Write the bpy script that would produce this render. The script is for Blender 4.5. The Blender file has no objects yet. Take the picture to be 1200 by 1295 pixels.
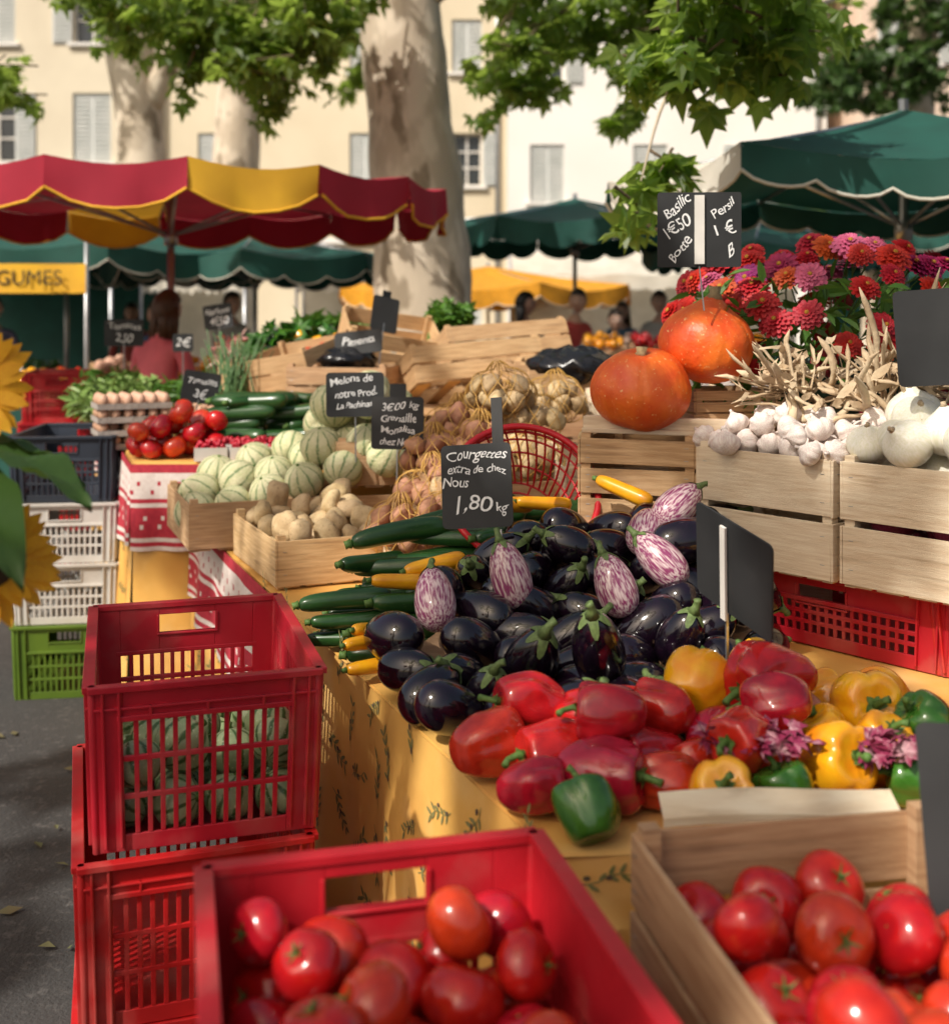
import bpy, math, random
import numpy as np
from mathutils import Vector, Matrix, Euler, noise
random.seed(7); rng=np.random.default_rng(7)
R=random.uniform
sc=bpy.context.scene
pi=math.pi
def link(o): sc.collection.objects.link(o); return o
def empty(name,loc=(0,0,0),rz=0):
    e=bpy.data.objects.new(name,None); e.empty_display_size=.05; e.location=loc; e.rotation_euler=(0,0,rz); return link(e)

# ------------------------------------------------------------------ materials
def M(name,c1,c2=None,rough=.5,ns=8,stretch=(1,1,1),bump=0,bs=40,coat=0,trans=0,vary=0,spec=.5,lo=.35,hi=.65,metal=0,c3=None,n3=30,l3=.6,h3=.7,stripe=0,sc1=None,swid=(.1,.5),rrough=0,tcol=None):
    m=bpy.data.materials.new(name); m.use_nodes=True; nt=m.node_tree; N=nt.nodes; L=nt.links
    p=N['Principled BSDF']; out=N['Material Output']
    p.inputs['Roughness'].default_value=rough; p.inputs['Metallic'].default_value=metal
    p.inputs['Specular IOR Level'].default_value=spec; p.inputs['Coat Weight'].default_value=coat; p.inputs['Coat Roughness'].default_value=.08
    tc=N.new('ShaderNodeTexCoord'); oi=N.new('ShaderNodeObjectInfo')
    mul=N.new('ShaderNodeVectorMath'); mul.operation='MULTIPLY'; mul.inputs[1].default_value=stretch; L.new(tc.outputs['Object'],mul.inputs[0])
    off=N.new('ShaderNodeMath'); off.operation='MULTIPLY'; off.inputs[1].default_value=37.; L.new(oi.outputs['Random'],off.inputs[0])
    add=N.new('ShaderNodeVectorMath'); add.operation='ADD'; L.new(mul.outputs[0],add.inputs[0]); L.new(off.outputs[0],add.inputs[1])
    V=add.outputs[0]
    def nz(scale,det=5):
        n=N.new('ShaderNodeTexNoise'); n.inputs['Scale'].default_value=scale; n.inputs['Detail'].default_value=det; L.new(V,n.inputs['Vector']); return n.outputs[0]
    def ramp(fac,a,b,ca=(0,0,0,1),cb=(1,1,1,1)):
        r=N.new('ShaderNodeValToRGB'); r.color_ramp.elements[0].position=a; r.color_ramp.elements[1].position=b
        r.color_ramp.elements[0].color=ca; r.color_ramp.elements[1].color=cb; L.new(fac,r.inputs[0]); return r.outputs[0]
    def mix(f,a,b):
        x=N.new('ShaderNodeMix'); x.data_type='RGBA'
        if hasattr(f,'node'): L.new(f,x.inputs[0])
        else: x.inputs[0].default_value=f
        for s,i in((a,6),(b,7)):
            if hasattr(s,'node'): L.new(s,x.inputs[i])
            else: x.inputs[i].default_value=(*s,1)
        return x.outputs[2]
    c2=c2 or tuple(x*.8 for x in c1)
    col=mix(ramp(nz(ns),lo,hi),c1,c2)
    if stripe:
        sx=N.new('ShaderNodeSeparateXYZ'); L.new(tc.outputs['Object'],sx.inputs[0])
        at=N.new('ShaderNodeMath'); at.operation='ARCTAN2'; L.new(sx.outputs[1],at.inputs[0]); L.new(sx.outputs[0],at.inputs[1])
        m1=N.new('ShaderNodeMath'); m1.operation='MULTIPLY_ADD'; m1.inputs[1].default_value=stripe; L.new(at.outputs[0],m1.inputs[0])
        m0=N.new('ShaderNodeMath'); m0.operation='MULTIPLY'; m0.inputs[1].default_value=2.2; L.new(nz(ns*2),m0.inputs[0]); L.new(m0.outputs[0],m1.inputs[2])
        sn=N.new('ShaderNodeMath'); sn.operation='COSINE'; L.new(m1.outputs[0],sn.inputs[0])
        col=mix(ramp(sn.outputs[0],swid[0],swid[1]),col,sc1)
    if c3: col=mix(ramp(nz(n3,6),l3,h3),col,c3)
    if vary:
        h=N.new('ShaderNodeHueSaturation'); L.new(col,h.inputs['Color'])
        a=N.new('ShaderNodeMath'); a.operation='MULTIPLY_ADD'; a.inputs[1].default_value=vary; a.inputs[2].default_value=1-vary/2; L.new(oi.outputs['Random'],a.inputs[0]); L.new(a.outputs[0],h.inputs['Value'])
        a=N.new('ShaderNodeMath'); a.operation='MULTIPLY_ADD'; a.inputs[1].default_value=vary*.06; a.inputs[2].default_value=.5-vary*.03; L.new(oi.outputs['Random'],a.inputs[0]); L.new(a.outputs[0],h.inputs['Hue'])
        col=h.outputs[0]
    L.new(col,p.inputs['Base Color'])
    if rrough:
        rr=N.new('ShaderNodeMath'); rr.operation='MULTIPLY_ADD'; rr.inputs[1].default_value=rrough; rr.inputs[2].default_value=rough-rrough/2; L.new(nz(ns*3),rr.inputs[0]); L.new(rr.outputs[0],p.inputs['Roughness'])
    if bump:
        b=N.new('ShaderNodeBump'); b.inputs['Strength'].default_value=bump; b.inputs['Distance'].default_value=.01; L.new(nz(bs,6),b.inputs['Height']); L.new(b.outputs[0],p.inputs['Normal'])
    if trans:
        t=N.new('ShaderNodeBsdfTranslucent')
        if tcol: t.inputs[0].default_value=(*tcol,1)
        else: L.new(col,t.inputs[0])
        ms=N.new('ShaderNodeMixShader'); ms.inputs[0].default_value=trans; L.new(p.outputs[0],ms.inputs[1]); L.new(t.outputs[0],ms.inputs[2]); L.new(ms.outputs[0],out.inputs[0])
    return m
red_pl=M('red_plastic',(.54,.014,.020),(.40,.011,.016),.40,ns=5,bump=.05,bs=60,c3=(.46,.13,.11),n3=7,l3=.53,h3=.85,vary=.12,rrough=.3)
wht_pl=M('white_plastic',(.62,.60,.56),(.5,.47,.42),.45,ns=6,c3=(.35,.30,.24),n3=5,l3=.6,h3=.8)
grn_pl=M('green_plastic',(.10,.17,.015),(.07,.13,.012),.45,ns=6,c3=(.12,.13,.05),n3=5,l3=.6,h3=.8)
blk_pl=M('dark_plastic',(.03,.04,.06),(.02,.025,.035),.45,ns=6)
wood=M('crate_wood',(.60,.39,.21),(.46,.27,.13),.75,ns=5,stretch=(2,2,26),bump=.25,bs=30,vary=.3,c3=(.28,.16,.08),n3=3.2,l3=.58,h3=.78)
wood_pale=M('poplar_wood',(.78,.66,.48),(.66,.51,.34),.75,ns=5,stretch=(2,2,26),bump=.25,bs=30,vary=.15,c3=(.42,.29,.17),n3=3,l3=.6,h3=.8)
staple=M('staple',(.4,.4,.4),rough=.4,metal=1)
tomato_m=M('tomato_skin',(.56,.022,.010),(.42,.012,.008),.20,ns=2,vary=.25,coat=.35,c3=(.58,.10,.02),n3=1.1,l3=.62,h3=.9)
green_st=M('green_stem',(.11,.21,.04),(.07,.14,.025),.6,ns=8,bump=.2)
aub_cal=M('aubergine_calyx',(.14,.21,.06),(.09,.13,.04),.6,ns=8,bump=.2)
aub_m=M('aubergine_skin',(.004,.0025,.005),(.009,.003,.009),.13,ns=2,coat=.6,bump=.02,bs=3,rrough=.10)
aubs_m=M('striped_aubergine_skin',(.24,.045,.12),(.62,.48,.47),.25,ns=3.2,stretch=(3.4,3.4,.5),lo=.42,hi=.6,coat=.3)
pep_r=M('red_pepper_skin',(.54,.013,.012),(.34,.008,.009),.16,ns=1.6,coat=.45,vary=.35)
pep_y=M('yellow_pepper_skin',(.86,.43,.01),(.82,.29,.01),.17,ns=1.6,coat=.45,vary=.2)
pep_g=M('green_pepper_skin',(.030,.11,.012),(.05,.17,.02),.2,ns=1.6,coat=.4)
courg_m=M('courgette_skin',(.014,.052,.013),(.024,.08,.016),.28,ns=2.5,stretch=(.5,3,3),coat=.15,c3=(.08,.15,.04),n3=16,l3=.62,h3=.75)
courgy_m=M('yellow_courgette_skin',(.80,.38,.01),(.72,.28,.01),.3,ns=2,coat=.2)
melon_m=M('melon_rind',(.60,.57,.35),(.48,.49,.26),.6,ns=1.6,stripe=10,sc1=(.13,.21,.08),swid=(.72,.97),bump=.5,bs=9,vary=.2,c3=(.68,.61,.40),n3=11,l3=.5,h3=.75)
rc_m=M('round_courgette_skin',(.42,.50,.26),(.3,.40,.2),.4,ns=1.6,stripe=9,sc1=(.06,.13,.03),swid=(.4,.9),c3=(.60,.62,.40),n3=9,l3=.6,h3=.7,coat=.1)
pump_m=M('pumpkin_skin',(.82,.17,.018),(.70,.08,.012),.42,ns=1.8,c3=(.84,.44,.17),n3=12,l3=.63,h3=.72,bump=.25,bs=7,rrough=.2)
cork_m=M('pumpkin_stalk',(.50,.38,.20),(.32,.22,.11),.85,ns=6,bump=.5)
potato_m=M('potato_skin',(.60,.45,.25),(.46,.32,.16),.7,ns=1.5,bump=.3,bs=8,vary=.2,c3=(.28,.18,.09),n3=7,l3=.6,h3=.7)
redpot_m=M('red_potato_skin',(.50,.25,.15),(.38,.18,.10),.7,ns=1.5,bump=.3,bs=8,vary=.2,c3=(.48,.33,.2),n3=5)
onion_m=M('white_onion_skin',(.84,.81,.72),(.74,.72,.55),.30,ns=3,stretch=(4,4,.4),coat=.2,bump=.1,bs=5)
ronion_m=M('red_onion_skin',(.22,.02,.05),(.32,.05,.09),.35,ns=3,stretch=(4,4,.4),coat=.2)
garlic_m=M('garlic_skin',(.84,.78,.70),(.68,.54,.50),.6,ns=3,stretch=(4,4,.5),bump=.3,bs=5)
husk_m=M('dry_stalk',(.72,.58,.39),(.50,.36,.22),.85,ns=14,bump=.4,bs=50,c3=(.30,.20,.11),n3=9,l3=.55,h3=.75,trans=.12)
net_m=M('net_plastic',(.64,.37,.09),rough=.5)
slate_m=M('slate',(.015,.016,.017),(.028,.029,.030),.7,ns=6,c3=(.06,.06,.06),n3=4,l3=.6,h3=.9)
chalk_m=M('chalk',(.85,.85,.83),(.7,.7,.7),.9,ns=120)
blackp=M('black_painted_metal',(.015,.015,.016),rough=.4)
whitep=M('white_painted_wood',(.75,.72,.66),rough=.6)
steel=M('galvanised_steel',(.45,.46,.47),(.35,.36,.37),.35,ns=8,metal=.8)
cloth_y=M('yellow_cloth',(.76,.43,.10),(.68,.35,.075),.85,ns=3,bump=.35,bs=9,c3=(.78,.52,.21),n3=5,l3=.5,h3=.8)
print_leaf=M('printed_olive_leaf',(.17,.17,.05),(.25,.23,.09),.85,ns=60)
print_olive=M('printed_olive',(.09,.06,.05),(.14,.10,.05),.85,ns=60)
cloth_w=M('white_cloth',(.74,.66,.61),(.66,.56,.51),.85,ns=60,bump=.3,bs=20)
cloth_r=M('red_cloth',(.48,.03,.05),(.38,.02,.04),.85,ns=60,bump=.3,bs=20)
leaf_m=M('plane_leaf',(.10,.16,.03),(.065,.12,.022),.42,ns=.8,trans=.55,tcol=(.40,.56,.09),lo=.4,hi=.6)
leaf_d=M('dark_leaf',(.04,.09,.02),(.06,.12,.025),.45,ns=.8,trans=.3,tcol=(.12,.22,.04))
bark_m=M('plane_bark',(.68,.58,.45),(.52,.43,.32),.9,ns=3,stretch=(1.4,1.4,.7),bump=.7,bs=12,lo=.42,hi=.52,c3=(.28,.22,.15),n3=2.3,l3=.57,h3=.62)
twig_m=M('twig_bark',(.14,.10,.06),rough=.9)
umb_r=M('red_canvas',(.38,.012,.035),(.32,.01,.03),.8,ns=4,trans=.10)
umb_y=M('yellow_canvas',(.84,.48,.03),(.74,.40,.03),.8,ns=4,trans=.12)
umb_g=M('green_canvas',(.008,.080,.060),(.006,.060,.045),.75,ns=4,trans=.06)
umb_w=M('cream_canvas',(.78,.74,.64),(.68,.64,.54),.8,ns=4,trans=.3)
asph=M('asphalt',(.050,.048,.046),(.032,.031,.030),.9,ns=1.2,bump=.6,bs=90,c3=(.085,.08,.075),n3=40,l3=.55,h3=.75)
glass_m=M('window_glass',(.03,.035,.04),rough=.08,spec=.8)
shut_m=M('shutter_paint',(.62,.63,.60),(.55,.57,.54),.6,ns=3)
stone_c=M('cream_render',(.74,.66,.50),(.64,.56,.42),.9,ns=.5,bump=.2,bs=20)
stone_y=M('ochre_render',(.76,.66,.48),(.68,.58,.41),.9,ns=.5,bump=.2,bs=20)
stone_w=M('white_render',(.84,.81,.76),(.79,.76,.70),.9,ns=.5,bump=.2,bs=20)
stone_p=M('pink_render',(.76,.60,.48),(.68,.52,.40),.9,ns=.5,bump=.2,bs=20)
tile_m=M('roof_tiles',(.35,.17,.10),(.25,.12,.07),.9,ns=4)
grn_l=M('leafy_green',(.10,.23,.03),(.05,.14,.02),.5,ns=6,trans=.25,tcol=(.22,.40,.05))
egg_m=M('egg_shell',(.62,.38,.26),(.50,.29,.18),.5,ns=3,vary=.2)
tray_m=M('egg_tray',(.40,.35,.31),rough=.95,bump=.4)
berry_m=M('raspberry',(.46,.01,.03),rough=.35)
blackbag=M('black_polythene',(.012,.012,.014),rough=.22,bump=.6,bs=14)
orange_m=M('orange_canvas',(.80,.36,.02),rough=.8,trans=.2)
radic_m=M('radicchio_leaf',(.24,.025,.07),(.50,.30,.32),.45,ns=40,lo=.5,hi=.7)

# ------------------------------------------------------------------ mesh builder
class MB:
    def __init__(s): s.v=[]; s.f=[]; s.m=[]; s.s=[]
    def add(s,v,f,m=0,sm=True):
        o=len(s.v); s.v+= [tuple(x) for x in v]; s.f+=[tuple(i+o for i in q) for q in f]; s.m+=[m]*len(f); s.s+=[sm]*len(f)
    def box(s,c,d,m=0,rot=None):
        x,y,z=d[0]/2,d[1]/2,d[2]/2
        vs=[Vector(p) for p in((-x,-y,-z),(x,-y,-z),(x,y,-z),(-x,y,-z),(-x,-y,z),(x,-y,z),(x,y,z),(-x,y,z))]
        if rot is not None:
            E=Euler(rot).to_matrix(); vs=[E@p for p in vs]
        C=Vector(c); s.add([p+C for p in vs],[(0,3,2,1),(4,5,6,7),(0,1,5,4),(1,2,6,5),(2,3,7,6),(3,0,4,7)],m,False)
    def tube(s,pts,rad,m=0,n=8,cap=True,flat=1):
        pts=[Vector(p) for p in pts]; k=len(pts)
        if not hasattr(rad,'__len__'): rad=[rad]*k
        vs=[]; up=Vector((0,0,1)); pr=None
        for i,p in enumerate(pts):
            t=(pts[min(i+1,k-1)]-pts[max(i-1,0)]).normalized()
            if pr is None: a=t.cross(up if abs(t.z)<.9 else Vector((1,0,0))).normalized()
            else:
                a=(pr-t*pr.dot(t)).normalized()
            pr=a; b=t.cross(a)
            for j in range(n):
                q=2*pi*j/n; vs.append(p+(a*math.cos(q)+b*math.sin(q)*flat)*rad[i])
        fs=[(i*n+j,i*n+(j+1)%n,(i+1)*n+(j+1)%n,(i+1)*n+j) for i in range(k-1) for j in range(n)]
        if cap: fs+= [tuple(range(n-1,-1,-1)),tuple(range((k-1)*n,k*n))]
        s.add(vs,fs,m,True)
    def surf(s,nu,nv,fn,m=0):
        vs=[fn(0,0)]+[fn(i/nv,2*pi*j/nu) for i in range(1,nv) for j in range(nu)]+[fn(1,0)]
        fs=[(0,1+j,1+(j+1)%nu) for j in range(nu)]
        fs+=[(1+(i-1)*nu+j,1+i*nu+j,1+i*nu+(j+1)%nu,1+(i-1)*nu+(j+1)%nu) for i in range(1,nv-1) for j in range(nu)]
        b=1+(nv-2)*nu; e=len(vs)-1
        fs+=[(b+j,e,b+(j+1)%nu) for j in range(nu)]
        s.add(vs,fs,m,True)
    def grid(s,nu,nv,fn,m=0,mf=None,sm=True):
        vs=[fn(i/nu,j/nv) for i in range(nu+1) for j in range(nv+1)]
        o=len(s.v); s.v+=[tuple(x) for x in vs]
        for i in range(nu):
            for j in range(nv):
                s.f.append((o+i*(nv+1)+j,o+(i+1)*(nv+1)+j,o+(i+1)*(nv+1)+j+1,o+i*(nv+1)+j+1)); s.m.append(mf(i,j) if mf else m); s.s.append(sm)
    def mesh(s,name,mats):
        me=bpy.data.meshes.new(name); me.from_pydata(s.v,[],s.f); 
        for m in mats: me.materials.append(m)
        me.polygons.foreach_set('material_index',s.m); me.polygons.foreach_set('use_smooth',s.s); me.update(); return me
    def obj(s,name,mats,loc=(0,0,0),rot=(0,0,0),bevel=0,parent=None):
        return inst(name,s.mesh(name,mats),loc,rot,1,bevel,parent)
def inst(name,me,loc=(0,0,0),rot=(0,0,0),scale=1,bevel=0,parent=None):
    o=bpy.data.objects.new(name,me); link(o); o.location=loc; o.rotation_euler=rot
    o.scale=(scale,)*3 if not hasattr(scale,'__len__') else scale
    if bevel:
        b=o.modifiers.new('b','BEVEL'); b.width=bevel; b.segments=2; b.limit_method='ANGLE'
    if parent: o.parent=parent
    return o
def nv(p,s=1.): return noise.noise(Vector(p)*s)

# ------------------------------------------------------------------ ground
mb=MB(); mb.box((0,60,-.1),(400,400,.2)); mb.obj('ground',[asph])
mb=MB()
for i in range(320):
    x,y=R(-3.2,-.7),R(1.3,8); s=R(.008,.035); a=R(0,6.28)
    mb.add([(x+s*math.cos(a)*k1-s*math.sin(a)*k2*.5,y+s*math.sin(a)*k1+s*math.cos(a)*k2*.5,.006+R(0,.012)) for k1,k2 in((-1,0),(0,-1),(1,0),(0,1))],[(0,1,2,3)],0,False)
mb.obj('fallen_leaf_litter',[M('dead_leaf',(.14,.10,.05),(.07,.09,.03),.9,ns=2)])

# ------------------------------------------------------------------ crates
def plastic_crate(mat,L=.4,W=.6,H=.3,name='plastic_crate',near_hole=True,topf=.64):
    mb=MB()
    def panel(w,T,hole):
        t=.007
        def bx(x0,x1,z0,z1,th=t,yo=0): mb_box.append(((x0+x1)/2,yo,(z0+z1)/2,x1-x0,th,z1-z0))
        mb_box=[]
        c=.052 if w<.5 else .07; hw=w/2
        bx(-hw,-hw+c,0,H-.012); bx(hw-c,hw,0,H-.012)
        bx(-hw+c,hw-c,0,.03)
        top=H*(.64 if hole else topf)
        if hole:
            bx(-hw+c,-.062,top,H-.012); bx(.062,hw-c,top,H-.012); bx(-.062,.062,top,H-.068); bx(-.062,.062,H-.028,H-.012)
            bx(-.068,.068,H-.073,H-.068,.016); bx(-.068,-.0625,H-.068,H-.028,.016); bx(.0625,.068,H-.068,H-.028,.016)
        else: bx(-hw+c,hw-c,top,H-.012)
        bx(-hw-.006,hw+.006,H-.012,H,.022,-.004)
        bx(-hw+c-.01,hw-c+.01,top-.006,top+.004,.014,-.003)
        if not hole:
            bx(-hw+.004,hw-.004,H-.045,H-.040,.012,-.004)
            for q in range(1,4): bx(-hw+w*q/4-.0025,-hw+w*q/4+.0025,top,H-.04,.013,-.004)
        rows=3; z0=.03; step=(top-.006-z0)/rows; x0=-hw+c; n=int((2*hw-2*c)/.0215); sx=(2*hw-2*c)/n
        for i in range(1,n): bx(x0+i*sx-.0045,x0+i*sx+.0045,z0,top-.006)
        for r in range(1,rows): bx(x0,hw-c,z0+r*step-.005,z0+r*step+.005,.0075)
        for xx in(-hw+.018,-hw+c-.006,hw-.018,hw-c+.006): bx(xx-.0025,xx+.0025,.01,H-.012,.011,-.0075)
        for b in mb_box:
            p=T@Vector((b[0],b[1],b[2])); rz=T.to_euler().z
            mb.box(p,(b[3],b[4],b[5]),0,(0,0,rz))
    panel(L,Matrix.Translation((0,-W/2,0)),near_hole)
    panel(L,Matrix.Translation((0,W/2,0))@Matrix.Rotation(pi,4,'Z'),True)
    panel(W,Matrix.Translation((L/2,0,0))@Matrix.Rotation(pi/2,4,'Z'),False)
    panel(W,Matrix.Translation((-L/2,0,0))@Matrix.Rotation(-pi/2,4,'Z'),False)
    for sx in(-1,1):
        for sy in(-1,1): mb.tube([(sx*(L/2-.001),sy*(W/2-.001),0),(sx*(L/2-.001),sy*(W/2-.001),H)],.0075,0,10)
    mb.box((0,0,.004),(L-.008,W-.008,.008))
    mb.v=[(x*(.955+.045*z/H),y*(.955+.045*z/H),z) for x,y,z in mb.v]
    return mb.mesh(name,[mat])
def wood_crate(mat,L=.4,W=.5,H=.2,slats=2,name='wooden_crate',endslats=None):
    mb=MB(); t=.006
    es=endslats or slats
    def jit(): return R(-.002,.002)
    for sx in(-1,1):
        for sy in(-1,1):
            x=sx*(L/2-t-.013); y=sy*(W/2-t-.013); q=.013
            mb.box((x,y,H/2+.006),(q*2-.002,q*2-.002,H+.012))
    def row(n,cx,cy,along,ln):
        h=(H-.012*(n-1)-.01)/n
        for i in range(n):
            z=.008+h/2+i*(h+.012)
            d=(ln,t,h) if along=='x' else (t,ln,h)
            mb.box((cx,cy,z+jit()),d,0,(jit()*3,jit()*3,jit()*2))
            for e in(-1,1):
                for k in(-1,1):
                    p=(e*(ln/2-.02),cy+(t/2+.0006)*(1 if cy>0 else -1),z+k*h*.25) if along=='x' else (cx+(t/2+.0006)*(1 if cx>0 else -1),e*(ln/2-.02),z+k*h*.25)
                    mb.box(p,(.011,.0012,.0013) if along=='x' else (.0012,.011,.0013),1)
    for s in(-1,1):
        row(slats,0,s*(W/2-t/2),'x',L-2*t-.001); row(es,s*(L/2-t/2),0,'y',W)
    n=5
    for i in range(n):
        mb.box((-L/2+.04+(L-.08)*i/(n-1),0,.004),(.06,W-2*t-.002,.005))
    return mb.mesh(name,[mat,staple])
C_red=plastic_crate(red_pl); C_red_low=plastic_crate(red_pl,.6,.4,.165,topf=.84); C_redL=plastic_crate(red_pl,near_hole=False,topf=.80)
def put(me,name,x,y,z,deg,bevel=.0015,parent=None,rx=0,ry=0): return inst(name,me,(x,y,z),(rx,ry,math.radians(deg)),1,bevel,parent)
for i in range(3): put(C_red,'plastic_crate',-.048+.006*(i%2),1.149,.3*i+.002*i,13.9+(0 if i==2 else R(-2,2)))
for i in range(3): put(C_redL,'plastic_crate',-.566-(.02 if i<2 else 0),2.415-(.02 if i==1 else 0),.3*i+.002*i,17+(0,1.5,0)[i])
for me,z in((plastic_crate(grn_pl,.4,.6,.30),0),(plastic_crate(wht_pl,.4,.6,.245),.302),(plastic_crate(wht_pl,.4,.6,.245),.549),(plastic_crate(blk_pl,.4,.6,.27),.796)):
    put(me,'plastic_crate',-1.70+R(-.01,.01),5.1,z,8+R(-2,2))
for i,(x,y) in enumerate(((-2.62,7.5),(-2.6,7.5),(-2.62,7.5),(-2.6,7.5))): put(C_red,'plastic_crate',x,y,i*.302,12)
B_c=wood_crate(wood,.41,.52,.2,2)
for i in range(3): put(B_c,'wooden_crate',.447,1.291,i*.232,10.5,.001)
put(B_c,'wooden_crate',.447,1.291,.696,10.5,.001)

# ------------------------------------------------------------------ tables and cloths
A0=Vector((.12,1.66,0)); dl=Vector((-.387,.922,0)); nl=Vector((-.922,-.387,0)); TL=2.97; TZ=.80
def wave(a,b): return .012+(b/.7)*(.022*math.sin(a*13+1.6*math.sin(a*4.1))+.012*math.sin(a*29+2*b))+.022*(b/.7)
def S_left(a,b,o=0):
    p=A0+dl*a+nl*(wave(a,b)*min(1,a*6+.35)+o); p.z=TZ-b; return p
def S_front(a,b,o=0):
    p=A0+Vector((a,0,0))+Vector((0,-1,0))*(wave(a+2.2,b)*min(1,a*6+.35)+o); p.z=TZ-b; return p
mb=MB()
mb.grid(120,16,lambda u,v:S_left(u*TL,v*.72)); mb.grid(60,16,lambda u,v:S_front(u*1.48,v*.72))
mb.grid(2,10,lambda u,v:S_left(0,v*.72).lerp(S_front(0,v*.72),u))
topz=lambda x,y:TZ+.0015*math.sin(x*23+y*9)
def topf(u,v):
    y=1.648+(4.4-1.648)*v; xl=.108-.42*(y-1.66)-.006; x=xl+(1.6-xl)*u; return (x,y,topz(x,y))
mb.grid(30,60,topf)
def sprig(Sf,a,b,ang,k):
    def T(p,o=.0016):
        c,s=math.cos(ang),math.sin(ang); return Sf(a+(p[0]*c-p[1]*s)*k,b+(p[0]*s+p[1]*c)*k,o)
    seg=[(-1+.4*i,.12*math.sin(i*1.3)) for i in range(6)]
    for i in range(5):
        (x0,y0),(x1,y1)=seg[i],seg[i+1]; w=.022
        mb.add([T((x0,y0-w)),T((x1,y1-w)),T((x1,y1+w)),T((x0,y0+w))],[(0,1,2,3)],1,False)
    for i in range(1,6):
        for sd in(-1,1):
            if R(0,1)<.15: continue
            x0,y0=seg[i]; an=sd*R(.5,.95); l=R(.4,.62); w=.085
            q=[(0,0),(l*.3,w),(l*.7,w*.8),(l,0),(l*.7,-w*.8),(l*.3,-w)]
            mb.add([T((x0+qx*math.cos(an)-qy*math.sin(an),y0+qx*math.sin(an)+qy*math.cos(an))) for qx,qy in q],[tuple(range(6))],1,False)
    for i in(1,3):
        x0,y0=seg[i]; y0+=R(-.3,.3); 
        mb.add([T((x0+.13*math.cos(t*pi/4),y0+.09*math.sin(t*pi/4)),.0022) for t in range(8)],[tuple(range(8))],2,False)
for Sf,La in((S_left,TL),(S_front,1.45)):
    g=int(La/.12)
    for i in range(g):
        for j in range(5):
            sprig(Sf,max(.06,min(La-.06,(i+.5+R(-.25,.25))*La/g)),(j+.5+R(-.25,.25)+.4*(i%2-.5))*.7/5,R(0,6.28),R(.038,.052))
mb.obj('printed_tablecloth',[cloth_y,print_leaf,print_olive])
def table(name,poly,z,legz=0):
    mb=MB(); n=len(poly); t=.03
    mb.add([(x,y,z) for x,y in poly]+[(x,y,z-t) for x,y in poly],[tuple(range(n)),tuple(range(2*n-1,n-1,-1))]+[(i,i+n,(i+1)%n+n,(i+1)%n) for i in range(n)],0,False)
    cx=sum(p[0] for p in poly)/n; cy=sum(p[1] for p in poly)/n
    for x,y in poly:
        x=cx+(x-cx)*.94; y=cy+(y-cy)*.94; mb.tube([(x,y,legz),(x,y,z-t)],.018,1,8)
    return mb.obj(name,[wood,steel])
table('trestle_table',[(.15,1.68),(1.58,1.68),(1.58,4.38),(-.99,4.38)],.795)
T2=[(-1.24,4.42),(1.5,4.42),(1.5,6.9),(-2.15,6.9)]
table('trestle_table',T2,1.0)
mb=MB()
e0=Vector((-1.25,4.41,1.0)); e1=Vector((-2.17,6.9,1.0)); d2=(e1-e0); L2=d2.length; d2n=d2.normalized(); n2=Vector((-d2n.y,d2n.x,0))
def S2(a,b,o=0):
    p=e0+d2n*a+n2*(wave(a,b*.8)+o); p.z=1.0-b; return p
mb.grid(90,14,lambda u,v:S2(u*L2,v*.93)); mb.grid(60,10,lambda u,v:Vector((-1.265+u*2.7,4.40-.018*math.sin(u*60)*v-.02*v,1.002-v*.93)))
mb.grid(8,8,lambda u,v:((-1.26-.92*v)+u*(2.76+.92*v),4.40+2.5*v,1.002))
for i in range(22):
    for j in range(6): sprig(S2,(i+.5+R(-.25,.25))*L2/22,(j+.5+R(-.25,.25))*.9/6,R(0,6.28),R(.034,.046))
mb.obj('printed_tablecloth',[cloth_y,print_leaf,print_olive])
# red and white Provencal over-cloth
mb=MB()
def band(i,j):
    if j in(0,1): return 1
    if j in(8,): return 1
    if j in(10,11,12,13,14,15,16): return 0 if (j in(12,14) and (i*2+j)%5==0) else 1
    if j in(18,): return 1
    if j in(4,6) and (i+j)%6==0: return 1
    return 0
def o1(u,v):
    a=1.50+u*(TL-1.50); h=.46-.18*u if u>.10 else .04+.40*u/.10
    return S_left(a,v*h,.012+.014*math.sin(a*17)*v)
def o2(u,v):
    h=.30+.05*math.sin(u*9); return S2(u*L2,v*h,.014)
mb.grid(110,20,o1,mf=band); mb.grid(170,20,o2,mf=band)
mb.grid(36,20,lambda u,v:(e0.x-.02+.45*u,4.375-.01*math.sin(u*20)*v,1.005-.32*v),mf=band)
mb.obj('provencal_cloth',[cloth_w,cloth_r])

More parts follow.
